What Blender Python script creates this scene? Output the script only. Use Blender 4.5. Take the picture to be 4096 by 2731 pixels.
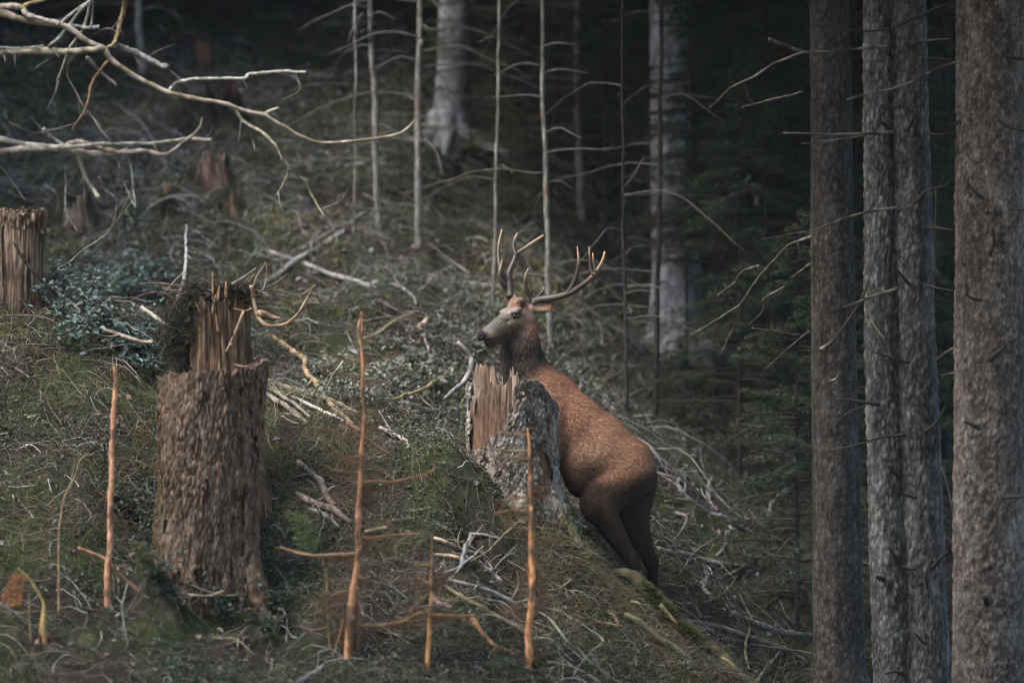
import bpy, math, random
import numpy as np
from mathutils import Vector

# ------------------------------------------------------------------ scene, camera, light
sc = bpy.context.scene
for o in list(bpy.data.objects): bpy.data.objects.remove(o)
COL = sc.collection
CAM_Y, LENS = -38.0, 200.0
FPX = LENS / 36.0 * 4096.0                      # focal length in photo pixels
cam_d = bpy.data.cameras.new('camera'); cam = bpy.data.objects.new('camera', cam_d); COL.objects.link(cam)
cam.location = (0, CAM_Y, 0); cam.rotation_euler = (math.radians(90), 0, 0)
cam_d.lens = LENS; cam_d.sensor_width = 36; cam_d.clip_start = 0.5; cam_d.clip_end = 500
cam_d.dof.use_dof = True; cam_d.dof.focus_distance = 38.1; cam_d.dof.aperture_fstop = 0.85
sc.camera = cam
SUN_DIR = Vector((-0.50, -0.26, 0.82)).normalized()   # towards the light
world = bpy.data.worlds.new('World'); sc.world = world; world.use_nodes = True
wn = world.node_tree; wn.nodes.clear()
sky = wn.nodes.new('ShaderNodeTexSky'); sky.sky_type = 'NISHITA'; sky.sun_disc = False
sky.sun_elevation = math.asin(SUN_DIR.z); sky.sun_rotation = math.atan2(SUN_DIR.x, SUN_DIR.y)
sky.air_density = 1.0; sky.dust_density = 1.5; sky.ozone_density = 1.0
bg = wn.nodes.new('ShaderNodeBackground'); bg.inputs[1].default_value = 0.15
wo = wn.nodes.new('ShaderNodeOutputWorld')
wn.links.new(sky.outputs[0], bg.inputs[0]); wn.links.new(bg.outputs[0], wo.inputs[0])
sun_d = bpy.data.lights.new('sun', 'SUN'); sun = bpy.data.objects.new('sun', sun_d); COL.objects.link(sun)
sun_d.energy = 1.5; sun_d.angle = math.radians(28); sun_d.color = (1.0, 0.96, 0.90)
sun.rotation_euler = SUN_DIR.to_track_quat('Z', 'Y').to_euler(); sun.location = SUN_DIR * 60
vs = sc.view_settings; vs.view_transform = 'Standard'; vs.look = 'None'; vs.gamma = 1.0; vs.use_curve_mapping = False
vs.exposure = 2.72
try:
    sc.cycles.max_bounces = 6; sc.cycles.diffuse_bounces = 3; sc.cycles.volume_bounces = 1
    sc.cycles.use_denoising = True; sc.cycles.filter_width = 1.2; sc.cycles.use_adaptive_sampling = False; sc.cycles.sample_clamp_indirect = 1.5
except Exception: pass

rng = np.random.default_rng(7)
random.seed(7)

# ------------------------------------------------------------------ noise
def _hash(ix, iy, iz, s=0):
    n = (ix.astype(np.int64) * 374761393 + iy.astype(np.int64) * 668265263 + iz.astype(np.int64) * 2147483647 + s * 974634777) & 0xFFFFFFFF
    n = ((n ^ (n >> 13)) * 1274126177) & 0xFFFFFFFF
    n = ((n ^ (n >> 16)) * 2246822519) & 0xFFFFFFFF
    return ((n ^ (n >> 15)) & 0xFFFFFF) / float(0xFFFFFF)
def vnoise(x, y, z=0.0, s=0):
    x, y, z = np.broadcast_arrays(np.asarray(x, float), np.asarray(y, float), np.asarray(z, float))
    ix, iy, iz = np.floor(x), np.floor(y), np.floor(z)
    fx, fy, fz = x - ix, y - iy, z - iz
    fx, fy, fz = [f * f * (3 - 2 * f) for f in (fx, fy, fz)]
    r = 0
    for a in (0, 1):
        for b in (0, 1):
            for c in (0, 1):
                w = (fx if a else 1 - fx) * (fy if b else 1 - fy) * (fz if c else 1 - fz)
                r = r + w * _hash(ix + a, iy + b, iz + c, s)
    return r * 2 - 1
def fbm(x, y, z=0.0, o=4, s=0):
    r, a, t = 0, 1.0, 0
    for i in range(o):
        r = r + a * vnoise(np.asarray(x) * 2 ** i, np.asarray(y) * 2 ** i, np.asarray(z) * 2 ** i, s + i); t += a; a *= .5
    return r / t
def worley(x, y, z, s=0):
    """distance to nearest and second feature point"""
    ix, iy, iz = np.floor(x), np.floor(y), np.floor(z)
    d1 = np.full(x.shape, 9.0); d2 = np.full(x.shape, 9.0); cid = np.zeros(x.shape)
    for a in (-1, 0, 1):
        for b in (-1, 0, 1):
            for c in (-1, 0, 1):
                jx, jy, jz = ix + a, iy + b, iz + c
                d = np.sqrt((jx + _hash(jx, jy, jz, s) - x) ** 2 + (jy + _hash(jx, jy, jz, s + 1) - y) ** 2 + (jz + _hash(jx, jy, jz, s + 2) - z) ** 2)
                near = d < d1
                d2 = np.where(near, d1, np.minimum(d2, d)); cid = np.where(near, _hash(jx, jy, jz, s + 3), cid); d1 = np.minimum(d1, d)
    return d1, d2, cid
def sstep(a, b, x):
    t = np.clip((np.asarray(x) - a) / (b - a), 0, 1); return t * t * (3 - 2 * t)

# ------------------------------------------------------------------ mesh helpers
def mesh_np(name, V, F, mat=None, col=None, smooth=True):
    me = bpy.data.meshes.new(name)
    V = np.asarray(V, np.float32); F = [np.asarray(f, np.int32) for f in (F if isinstance(F, list) else [F]) if len(f)]
    me.vertices.add(len(V)); me.vertices.foreach_set('co', V.ravel())
    nl = sum(f.size for f in F); nf = sum(len(f) for f in F)
    me.loops.add(nl); me.loops.foreach_set('vertex_index', np.concatenate([f.ravel() for f in F]))
    st, c = [], 0
    for f in F:
        st.append(np.arange(len(f), dtype=np.int32) * f.shape[1] + c); c += f.size
    me.polygons.add(nf); me.polygons.foreach_set('loop_start', np.concatenate(st))
    if smooth: me.polygons.foreach_set('use_smooth', np.ones(nf, bool))
    if col is not None:
        a = me.color_attributes.new('Col', 'FLOAT_COLOR', 'POINT')
        c4 = np.ones((len(V), 4), np.float32); c4[:, :3] = np.clip(col, 0, 1); a.data.foreach_set('color', c4.ravel())
    me.update(calc_edges=True); me.validate()
    if mat: me.materials.append(mat)
    return me
def link(name, me, parent=None, loc=(0, 0, 0)):
    o = bpy.data.objects.new(name, me); COL.objects.link(o); o.location = loc
    if parent is not None: o.parent = parent
    return o
def tag(o, label=None, cat=None, group=None, kind=None):
    if label: o['label'] = label
    if cat: o['category'] = cat
    if group: o['group'] = group
    if kind: o['kind'] = kind
    return o
def empty(name, loc, label, cat, group=None):
    o = bpy.data.objects.new(name, None); COL.objects.link(o); o.location = loc; o.empty_display_size = .1
    return tag(o, label, cat, group)
class MB:
    """collects pieces of ONE mesh"""
    def __init__(s): s.V, s.F, s.C, s.n = [], {}, [], 0
    def add(s, V, F, C=None):
        V = np.asarray(V, float)
        for f in (F if isinstance(F, list) else [F]):
            f = np.asarray(f, int); s.F.setdefault(f.shape[1], []).append(f + s.n)
        s.V.append(V); s.n += len(V)
        s.C.append(np.broadcast_to(np.asarray((1, 1, 1) if C is None else C, float), (len(V), 3)))
        return s
    def mesh(s, name, mat, loc=(0, 0, 0), col=True, smooth=True):
        V = np.concatenate(s.V) - np.asarray(loc, float)
        return mesh_np(name, V, [np.concatenate(f) for f in s.F.values()], mat, np.concatenate(s.C) if col else None, smooth)
    def build(s, name, mat, parent=None, loc=None, smooth=True):
        """loc: world origin of the object (top level); a part takes its parent's origin"""
        if parent is not None:
            base = np.array(world_loc(parent)); o = link(name, s.mesh(name, mat, base, smooth=smooth), parent)
        else:
            base = np.array(loc if loc is not None else (0, 0, 0)); o = link(name, s.mesh(name, mat, base, smooth=smooth), None, base)
        return o
def world_loc(o):
    l = Vector((0, 0, 0))
    while o is not None: l = l + o.location; o = o.parent
    return l
def catmull(P, n):
    P = np.asarray(P, float); m = len(P)
    if m == 2: t = np.linspace(0, 1, n)[:, None]; return P[0] * (1 - t) + P[1] * t
    E = np.vstack([2 * P[0] - P[1], P, 2 * P[-1] - P[-2]])
    seg = np.linalg.norm(np.diff(P[:, :3], axis=0), axis=1); cum = np.concatenate([[0], np.cumsum(seg)]); cum /= cum[-1]
    u = np.linspace(0, 1, n); i = np.clip(np.searchsorted(cum, u, 'right') - 1, 0, m - 2)
    t = ((u - cum[i]) / np.maximum(cum[i + 1] - cum[i], 1e-9))[:, None]
    a, b, c, d = E[i], E[i + 1], E[i + 2], E[i + 3]
    return .5 * (2 * b + (c - a) * t + (2 * a - 5 * b + 4 * c - d) * t ** 2 + (3 * b - a - 3 * c + d) * t ** 3)
def tube(P, R, sides=6, n=None, wob=0.0, rough=0.0, seed=0, cap=True, flat=1.0):
    """a tapered, slightly crooked stem through P with radii R"""
    P = np.asarray(P, float); R = np.broadcast_to(np.asarray(R, float), (len(P),)) if np.ndim(R) == 0 or len(R) == len(P) else np.interp(np.linspace(0, 1, len(P)), np.linspace(0, 1, len(R)), R)
    L = np.linalg.norm(np.diff(P, axis=0), axis=1).sum()
    n = n or int(np.clip(L / .035, len(P) * 2, 60))
    Q = catmull(np.hstack([P, R[:, None]]), n); Q, r = Q[:, :3], np.maximum(Q[:, 3], .0006)
    if wob:
        s = np.linspace(0, L, n)
        for k in range(3): Q[:, k] += wob * fbm(s * 4.1 + seed * 7.3, k * 9.1 + seed, 0, 3, 5 + k) * np.minimum(1, np.minimum(s, L - s) / .1 + .2)
    T = np.gradient(Q, axis=0); T /= np.maximum(np.linalg.norm(T, axis=1), 1e-9)[:, None]
    up = np.array([.13, .87, .2]); up = up if abs(T[0] @ up) < .95 else np.array([1, 0, 0.])
    N = np.zeros_like(T); v = up - T[0] * (T[0] @ up); v /= np.linalg.norm(v)
    for i in range(n):
        v = v - T[i] * (T[i] @ v); v /= max(np.linalg.norm(v), 1e-9); N[i] = v
    B = np.cross(T, N); a = np.arange(sides) / sides * 2 * math.pi
    rr = r[:, None] * np.ones(sides)
    if rough: rr = rr * (1 + rough * fbm(np.arange(n)[:, None] * .9 + seed * 3.1, a[None] * 1.3 + seed, seed, 3, 3))
    V = Q[:, None] + rr[..., None] * (np.cos(a)[None, :, None] * N[:, None] * flat + np.sin(a)[None, :, None] * B[:, None])
    V = V.reshape(-1, 3); i = np.arange(n - 1)[:, None] * sides; j = np.arange(sides)[None]; j2 = (j + 1) % sides
    F = np.stack([i + j, i + j2, i + sides + j2, i + sides + j], -1).reshape(-1, 4)
    if cap:
        V = np.vstack([V, Q[0] - T[0] * r[0] * .15, Q[-1] + T[-1] * r[-1] * .4]); m = n * sides; jj = np.arange(sides); k2 = (jj + 1) % sides
        F = [F, np.stack([k2, jj, np.full(sides, m)], 1), np.stack([jj + m - sides, k2 + m - sides, np.full(sides, m + 1)], 1)]
    return V, F
def blades(Pn, D, L, W, C, bend=None, segs=1):
    """many narrow pointed blades: base point, direction, length, width, colour"""
    n = len(Pn); D = D / np.maximum(np.linalg.norm(D, axis=1), 1e-9)[:, None]
    S = np.cross(D, rng.normal(size=(n, 3))); S /= np.maximum(np.linalg.norm(S, axis=1), 1e-9)[:, None]
    S = S * (W * .5)[:, None]; tip = Pn + D * L[:, None]
    if segs == 1:
        V = np.stack([Pn - S, Pn + S, tip], 1).reshape(-1, 3); F = np.arange(n * 3).reshape(-1, 3); return V, F, np.repeat(C, 3, 0)
    b = bend if bend is not None else np.zeros((n, 3))
    mid = Pn + D * (L * .5)[:, None] + b * .25; tip = tip + b
    V = np.stack([Pn - S, Pn + S, mid + S * .8, mid - S * .8, tip], 1).reshape(-1, 3); k = np.arange(n)[:, None] * 5
    return V, [k + np.array([[0, 1, 2, 3]]), k + np.array([[3, 2, 4]])], np.repeat(C, 5, 0)
def leafs(Pn, Nn, L, W, C):
    """small folded leaves: position, normal, length, width"""
    n = len(Pn); Nn = Nn / np.linalg.norm(Nn, axis=1)[:, None]
    A = np.cross(Nn, rng.normal(size=(n, 3))); A /= np.maximum(np.linalg.norm(A, axis=1), 1e-9)[:, None]; B = np.cross(Nn, A)
    L, W = L[:, None], W[:, None]; up = Nn * W * .22
    V = np.stack([Pn - A * L * .5, Pn - A * L * .1 + B * W * .5 + up, Pn + A * L * .28 + B * W * .36 + up, Pn + A * L * .55 - Nn * L * .12, Pn + A * L * .28 - B * W * .36 + up, Pn - A * L * .1 - B * W * .5 + up], 1).reshape(-1, 3)
    k = np.arange(n)[:, None] * 6
    return V, [k + np.array([[0, 3, 2, 1]]), k + np.array([[0, 5, 4, 3]])], np.repeat(C, 6, 0)

# ------------------------------------------------------------------ photo measurements -> places
CR = dict(A=(0, 0, 1.3835), B=(0, 900, 1.68), C=(0, 1800, 1.568), D=(1200, 1700, 1.5208), E=(2300, 1700, 1.5209), F=(1300, 0, 1.742),
          G=(2200, 0, 1.7418), H=(1000, 900, 1.96), I=(2500, 700, 1.5675), J=(3100, 0, 1.1486), K=(3100, 1365, 1.1476), N=(1750, 1350, 1.4933), M=(1800, 850, 2.351), _=(0, 0, 1.0))
def cv(c, pts):
    ox, oy, s = CR[c]; return [(ox + x / s, oy + y / s) for x, y in pts]
def P(px, py, Y):
    d = Y - CAM_Y; return np.array([(px - 2048) / FPX * d, Y, (1365.5 - py) / FPX * d])
def M(px, Y): return px / FPX * (Y - CAM_Y)          # photo pixels -> metres at depth Y

# ------------------------------------------------------------------ terrain
crest = np.array([(-900, 900, .9), (0, 1060, .8), (400, 1130, .8), (700, 1330, .8), (1000, 1420, .8), (1500, 1500, .7), (1800, 1640, .35), (2000, 1880, -.05),
                  (2130, 2020, -.25), (2250, 2090, -.35), (2500, 2330, -.45), (2750, 2500, -.6), (3000, 2700, -.9), (3200, 2830, -1.2), (4000, 2960, -1.8), (5200, 3050, -2.2)])
CX = np.array([P(*c)[0] for c in crest]); CZ = np.array([P(*c)[2] for c in crest]); CY = crest[:, 2]
def terrain(x, y, fine=True):
    x, y = np.asarray(x, float), np.asarray(y, float)
    w = .12 * fbm(x * 1.7, y * 1.7, 0, 3, 11)
    H = np.interp(x + w, CX, CZ); Yc = np.interp(x, CX, CY)
    s = np.interp(x, [-3, 0, 1, 3], [.74, .55, .45, .4]); t = Yc - y
    soft = np.maximum(t, 0) + .18 * np.log1p(np.exp(-np.abs(t) / .18))
    N = H - s * soft - .7 * (soft - t)
    b0 = np.interp(x, [-8, -4, -1, .5, 1, 1.5, 2, 4, 9], [-.55, -.85, -1.1, -1.65, -2.02, -2.35, -2.7, -3.0, -3.2])
    B = b0 + np.where(y < 26, .40 * y, 10.4 + .15 * (y - 26))
    k = .12; G = np.maximum(N, B) + k * np.log1p(np.exp(-np.abs(N - B) / k)) * .6
    G = np.where(G < -4.0, -4.0 - .5 * (1 - np.exp((G + 4.0) / .5)) , G)
    if fine:
        a = sstep(-9, -4, y)
        G = G + a * (.13 * fbm(x * 2.1, y * 2.1, 0, 4, 21) + .045 * np.abs(fbm(x * 7, y * 7, 0, 3, 31)) + .16 * fbm(x * .8, y * .8, 0, 2, 41) * sstep(1.5, 4, y))
        # mossy cushion in front of the stag's stump, hollow beside it
        m = lambda px, py, Y, r, h: h * np.exp(-(((x - P(px, py, Y)[0]) / r) ** 2 + ((y - Y) / r) ** 2))
        G = G + m(1790, 1750, -.55, .24, .17) + m(1650, 1700, -.3, .3, .12) - m(1850, 1950, -.9, .16, .16) + m(2300, 2160, -.5, .2, .06) - m(2590, 2400, .65, .30, .16) + m(2560, 2340, -.42, .16, .05) + m(640, 2330, -1.98, .17, .30) + m(560, 2250, -1.75, .2, .16)
        G = G + sstep(1.2, 2.5, y) * .10 * np.abs(fbm(x * 3.1, y * 3.1, 0, 2, 57))
    return G
def GP(px, py, lift=0.0, y0=-4.5, y1=26):
    """where the sight line through a photo point meets the terrain"""
    Y = np.linspace(y0, y1, 900); d = Y - CAM_Y; X = (px - 2048) / FPX * d; Z = (1365.5 - py) / FPX * d
    hit = np.nonzero(terrain(X, Y) + lift >= Z)[0]
    i = hit[0] if len(hit) else len(Y) - 1
    return np.array([X[i], Y[i], Z[i]])
def gz(x, y): return float(terrain(np.array([x]), np.array([y]))[0])

# ------------------------------------------------------------------ materials
def newmat(name, rough=.85, spec=.25):
    m = bpy.data.materials.new(name); m.use_nodes = True; nt = m.node_tree; b = nt.nodes['Principled BSDF']
    b.inputs['Roughness'].default_value = rough; b.inputs['Specular IOR Level'].default_value = spec
    return m, nt, b
def nd(nt, t, **k):
    n = nt.nodes.new(t)
    for a, v in k.items():
        if a in n.inputs: n.inputs[a].default_value = v
        else: setattr(n, a, v)
    return n
def ramp(nt, fac, stops):
    r = nt.nodes.new('ShaderNodeValToRGB'); e = r.color_ramp.elements
    while len(e) < len(stops): e.new(.5)
    for i, (p, c) in enumerate(stops): e[i].position = p; e[i].color = (*c, 1) if len(c) == 3 else c
    nt.links.new(fac, r.inputs[0]); return r.outputs[0]
def mixc(nt, fac, a, b, mode='MIX'):
    n = nt.nodes.new('ShaderNodeMix'); n.data_type = 'RGBA'; n.blend_type = mode; n.clamp_result = True
    for i, v in ((0, fac), (6, a), (7, b)):
        if hasattr(v, 'links'): nt.links.new(v, n.inputs[i])
        elif i == 0: n.inputs[0].default_value = v
        else: n.inputs[i].default_value = (*v, 1)
    return n.outputs[2]
def coords(nt, scale=(1, 1, 1), kind='Object'):
    tc = nt.nodes.new('ShaderNodeTexCoord'); mp = nt.nodes.new('ShaderNodeMapping'); mp.inputs['Scale'].default_value = scale
    nt.links.new(tc.outputs[kind], mp.inputs[0]); return mp.outputs[0]
def noise(nt, vec, scale, detail=5, rough=.6):
    n = nd(nt, 'ShaderNodeTexNoise', Scale=scale, Detail=detail, Roughness=rough); nt.links.new(vec, n.inputs['Vector']); return n.outputs['Fac']
def bump(nt, b, h, dist=.01, strength=.8):
    n = nd(nt, 'ShaderNodeBump', Strength=strength, Distance=dist); nt.links.new(h, n.inputs['Height']); nt.links.new(n.outputs[0], b.inputs['Normal'])
def attr(nt):
    a = nt.nodes.new('ShaderNodeAttribute'); a.attribute_name = 'Col'; return a.outputs['Color']
def vcol_mat(name, rough=.8, spec=.2, nscale=40, var=.35, bumpd=0.0, trans=0.0, stretch=(1, 1, 1)):
    """colour from the mesh's own paint, varied by fine grain"""
    m, nt, b = newmat(name, rough, spec); v = coords(nt, stretch)
    f = noise(nt, v, nscale); c = mixc(nt, 1.0, attr(nt), ramp(nt, f, [(.25, (1 - var,) * 3), (.75, (min(1, 1 + var * .3),) * 3)]), 'MULTIPLY')
    nt.links.new(c, b.inputs['Base Color'])
    if bumpd: bump(nt, b, f, bumpd)
    if trans:
        t = nt.nodes.new('ShaderNodeBsdfTranslucent'); nt.links.new(c, t.inputs[0]); mx = nt.nodes.new('ShaderNodeMixShader'); mx.inputs[0].default_value = trans
        nt.links.new(b.outputs[0], mx.inputs[1]); nt.links.new(t.outputs[0], mx.inputs[2]); nt.links.new(mx.outputs[0], nt.nodes['Material Output'].inputs[0])
    return m
def bark_mat(name, dark, mid, light, scale=26, stretch=.4, patch=None, patch_amt=.5, bumpd=.012, usecol=False):
    m, nt, b = newmat(name, .9, .15); v = coords(nt, (1, 1, stretch))
    n1 = noise(nt, v, scale, 6, .65)
    vo = nd(nt, 'ShaderNodeTexVoronoi', Scale=scale * 1.3, feature='DISTANCE_TO_EDGE'); nt.links.new(v, vo.inputs['Vector'])
    wv = mixc(nt, .5, n1, vo.outputs['Distance'])
    c = ramp(nt, n1, [(.3, dark), (.5, mid), (.72, light)])
    crack = ramp(nt, vo.outputs['Distance'], [(0, (.45,) * 3), (.12, (1, 1, 1))])
    c = mixc(nt, 1.0, c, crack, 'MULTIPLY')
    if patch is not None:
        v2 = coords(nt, (1, 1, .6)); p = ramp(nt, noise(nt, v2, 5.5, 5, .6), [(.5, (0, 0, 0)), (.62, (patch_amt,) * 3)])
        c = mixc(nt, p, c, patch)
    if usecol: c = mixc(nt, 1.0, c, attr(nt), 'MULTIPLY')
    nt.links.new(c, b.inputs['Base Color']); bump(nt, b, wv, bumpd, 1.0)
    return m
MAT = {}
MAT['cover'] = vcol_mat('ground_cover', .9, .1, 60, .3)
MAT['leaf'] = vcol_mat('leaf', .5, .35, 30, .25, trans=.2)
MAT['needle'] = vcol_mat('spruce_needle', .7, .2, 30, .3)
MAT['dead'] = vcol_mat('dead_wood', .85, .15, 22, .55, .006, stretch=(1, 1, 1))
MAT['fur'] = vcol_mat('fur', .75, .12, 55, .35, .004)
MAT['antler'] = vcol_mat('antler', .5, .35, 60, .4, .003)
MAT['wood'] = vcol_mat('split_wood', .85, .15, 40, .7, .012, stretch=(1, 1, .25))
MAT['peeled'] = vcol_mat('peeled_wood', .7, .2, 24, .45, .004, stretch=(1, 1, .3))
MAT['stag_bark'] = bark_mat('mouldering_bark', (.022, .018, .016), (.16, .135, .115), (.42, .37, .325), 26, .6, (.36, .34, .31), .7, usecol=True)
MAT['stump_bark'] = bark_mat('brown_stump_bark', (.045, .028, .02), (.17, .115, .08), (.34, .24, .175), 24, .4, usecol=True)
MAT['trunk_warm'] = bark_mat('warm_spruce_bark', (.035, .028, .024), (.15, .12, .102), (.31, .25, .215), 30, .55, (.25, .225, .205), .5, usecol=True)
MAT['trunk_grey'] = bark_mat('grey_spruce_bark', (.03, .03, .03), (.125, .116, .108), (.26, .243, .226), 30, .45, (.21, .21, .2), .6, usecol=True)
MAT['trunk_shaded'] = bark_mat('shaded_spruce_bark', (.018, .015, .013), (.062, .051, .043), (.125, .104, .088), 30, .55, (.09, .087, .083), .5, usecol=True)  # spruce bark darkened to paint in the deeper shade on this trunk
MAT['pale_bark'] = bark_mat('pale_lichen_bark', (.09, .09, .095), (.2, .195, .2), (.33, .32, .33), 14, .4, (.4, .39, .405), .6)
MAT['thin_bark'] = bark_mat('thin_grey_bark', (.05, .045, .04), (.19, .175, .16), (.36, .34, .31), 30, .25, (.1, .07, .045), .5)
MAT['dark_bark'] = bark_mat('dark_bark', (.008, .008, .008), (.028, .026, .024), (.06, .055, .05), 30, .3)
# ground: needle litter, soil and moss
m, nt, b = newmat('forest_floor', .95, .08); v = coords(nt)
f1 = noise(nt, v, 1.6, 5); f2 = noise(nt, v, 9, 6, .7); f3 = noise(nt, v, 60, 4, .7)
lit = ramp(nt, f2, [(.3, (.010, .008, .007)), (.5, (.035, .028, .022)), (.7, (.09, .074, .06))])
mos = ramp(nt, f2, [(.3, (.014, .022, .010)), (.55, (.045, .058, .022)), (.75, (.10, .11, .04))])
c = mixc(nt, ramp(nt, f1, [(.42, (0, 0, 0)), (.58, (1, 1, 1))]), lit, mos)
c = mixc(nt, 1.0, c, ramp(nt, f3, [(.3, (.55,) * 3), (.7, (1, 1, 1))]), 'MULTIPLY')
nt.links.new(c, b.inputs['Base Color']); bump(nt, b, f3, .02, 1.0); MAT['ground'] = m
def simple(name, col, rough=.5, spec=.5):
    m, nt, b = newmat(name, rough, spec); v = coords(nt); f = noise(nt, v, 80, 3)
    nt.links.new(ramp(nt, f, [(.3, tuple(x * .7 for x in col)), (.7, col)]), b.inputs['Base Color']); return m
MAT['eye'] = simple('stag_eye', (.006, .005, .004), .06, .7)
MAT['nose'] = simple('stag_nose', (.012, .013, .015), .3, .5)

# ------------------------------------------------------------------ the ground
def axis(a, b, fine0, fine1, df, g=1.18):
    m = list(np.arange(fine0, fine1 + 1e-6, df)); s = df; x = fine1
    while x < b: s *= g; x += s; m.append(x)
    s = df; x = fine0
    while x > a: s *= g; x -= s; m.insert(0, x)
    return np.array(m)
gx = axis(-60, 60, -4.6, 4.6, .035); gy = axis(-50, 60, -4.0, 9.0, .04)
X, Yg = np.meshgrid(gx, gy); Z = terrain(X, Yg); Z0 = Z; nx, ny = len(gx), len(gy)
i = (np.arange(ny - 1)[:, None] * nx + np.arange(nx - 1)[None]).ravel()
tag(link('ground', mesh_np('ground', np.stack([X, Yg, Z], -1).reshape(-1, 3), np.stack([i, i + 1, i + nx + 1, i + nx], 1), MAT['ground'])), kind='structure', label='sloping forest floor of needles, moss and soil')
def tz(x, y):
    fx = np.clip((np.asarray(x) + 4.6) / .035, 0, 261.999); fy = np.clip((np.asarray(y) + 4.0) / .04, 0, 323.999)
    i0 = np.searchsorted(gx, -4.6 - 1e-6); j0 = np.searchsorted(gy, -4.0 - 1e-6); ix, iy = fx.astype(int), fy.astype(int); fx, fy = fx - ix, fy - iy; ix += i0; iy += j0
    Z = Z0; return (Z[iy, ix] * (1 - fx) + Z[iy, ix + 1] * fx) * (1 - fy) + (Z[iy + 1, ix] * (1 - fx) + Z[iy + 1, ix + 1] * fx) * fy
def gnormal(x, y):
    e = .02; n = np.stack([-(tz(x + e, y) - tz(x - e, y)) / (2 * e), -(tz(x, y + e) - tz(x, y - e)) / (2 * e), np.ones_like(x)], 1)
    return n / np.linalg.norm(n, axis=1)[:, None]

# ------------------------------------------------------------------ the stag
def surface_nets(S, o, h):
    ins = S < 0; c = [(a, b, d) for a in (0, 1) for b in (0, 1) for d in (0, 1)]; n = np.array(S.shape) - 1
    sl = lambda a: tuple(slice(k, k + m) for k, m in zip(a, n))
    cnt = sum(ins[sl(k)].astype(int) for k in c); act = (cnt > 0) & (cnt < 8); I = np.argwhere(act)
    idx = -np.ones(act.shape, int); idx[act] = np.arange(len(I))
    acc = np.zeros((len(I), 3)); num = np.zeros(len(I))
    for a in range(8):
        for ax in range(3):
            p = c[a]
            if p[ax]: continue
            q = list(p); q[ax] = 1; q = tuple(q)
            s0 = S[tuple((I + p).T)]; s1 = S[tuple((I + q).T)]; m = (s0 < 0) != (s1 < 0)
            t = s0[m] / (s0[m] - s1[m]); pt = np.array(p, float) + np.zeros((m.sum(), 3)); pt[:, ax] = t
            acc[m] += pt; num[m] += 1
    V = o + (I + acc / num[:, None]) * h; F = []
    for ax in range(3):
        u, w = (ax + 1) % 3, (ax + 2) % 3
        a = [slice(1, -1)] * 3; b_ = list(a); a[ax] = slice(0, -1); b_[ax] = slice(1, None)
        s0, s1 = ins[tuple(a)], ins[tuple(b_)]
        for flip in (False, True):
            e = np.argwhere((s0 & ~s1) if not flip else (~s0 & s1)); off = np.ones(3, int); off[ax] = 0; e = e + off
            du = np.zeros(3, int); du[u] = 1; dw = np.zeros(3, int); dw[w] = 1
            q = [idx[tuple((e - x).T)] for x in (0 * du, du, du + dw, dw)]
            F.append(np.stack(q if not flip else q[::-1], 1))
    return V, np.concatenate(F)
class SDF:
    def __init__(s, lo, hi, h):
        s.lo, s.h = np.array(lo, float), h; s.n = np.ceil((np.array(hi) - s.lo) / h).astype(int) + 1; s.S = np.full(s.n, .25, np.float32)
    def _box(s, lo, hi):
        a = np.clip(((lo - s.lo) / s.h).astype(int), 0, s.n - 1); b = np.clip(((hi - s.lo) / s.h).astype(int) + 2, 1, s.n)
        g = np.meshgrid(*[s.lo[k] + np.arange(a[k], b[k]) * s.h for k in range(3)], indexing='ij'); return tuple(slice(a[k], b[k]) for k in range(3)), np.stack(g, -1)
    def _mix(s, sl, d, k, sub=False):
        o = s.S[sl]
        if sub:
            d = -d; hh = np.clip(.5 - .5 * (o - d) / k, 0, 1); s.S[sl] = o * (1 - hh) + d * hh + k * hh * (1 - hh)
        else:
            hh = np.clip(.5 + .5 * (o - d) / k, 0, 1); s.S[sl] = o * (1 - hh) + d * hh - k * hh * (1 - hh)
    def cone(s, a, b, r1, r2, k=.03, sy=1.0):
        a, b = np.array(a, float), np.array(b, float); r = max(r1, r2) + .12
        sl, p = s._box(np.minimum(a, b) - r, np.maximum(a, b) + r)
        w = np.array([1, 1 / sy, 1]); c = (a + b) / 2; p = (p - c) * w + c; aa = (a - c) * w + c; ab = (b - a) * w
        t = np.clip(((p - aa) @ ab) / max(ab @ ab, 1e-9), 0, 1); d = np.linalg.norm(p - aa - t[..., None] * ab, axis=-1) - (r1 + (r2 - r1) * t); s._mix(sl, d, k)
    def ell(s, c, r, R=None, k=.03, sub=False):
        c, r = np.array(c, float), np.array(r, float); m = r.max() + .12; sl, p = s._box(c - m, c + m); p = p - c
        if R is not None: p = p @ R
        k0 = np.linalg.norm(p / r, axis=-1); k1 = np.linalg.norm(p / r ** 2, axis=-1); s._mix(sl, k0 * (k0 - 1) / np.maximum(k1, 1e-6), k, sub)
SY = .55
sp = lambda px, py, dy=0.0: P(px, py, SY + dy)
m_ = lambda px: M(px, SY)
body = SDF((-.35, SY - .75, -1.98), (1.15, SY + .42, .36), .0062)
# trunk of the body, climbing to the left
body.cone(sp(2150, 1605, -.02), sp(2275, 1700, 0), m_(136), m_(129), .05, .82)
body.cone(sp(2275, 1700, 0), sp(2395, 1785, 0), m_(129), m_(122), .05, .86)
body.cone(sp(2395, 1785, 0), sp(2505, 1852, 0), m_(122), m_(100), .05, .88)
body.cone(sp(2505, 1852, 0), sp(2535, 1885, 0), m_(100), m_(88), .05, 1.0)
body.ell(sp(2335, 1832, -.01), (m_(108), .17, m_(108)), None, .08)           # belly
body.ell(sp(2188, 1700, -.13), (m_(85), .10, m_(120)), None, .06)            # near shoulder
body.ell(sp(2188, 1700, .13), (m_(85), .10, m_(120)), None, .06)
body.ell(sp(2235, 1560, 0), (m_(62), .06, m_(56)), None, .08)                # withers
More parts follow.
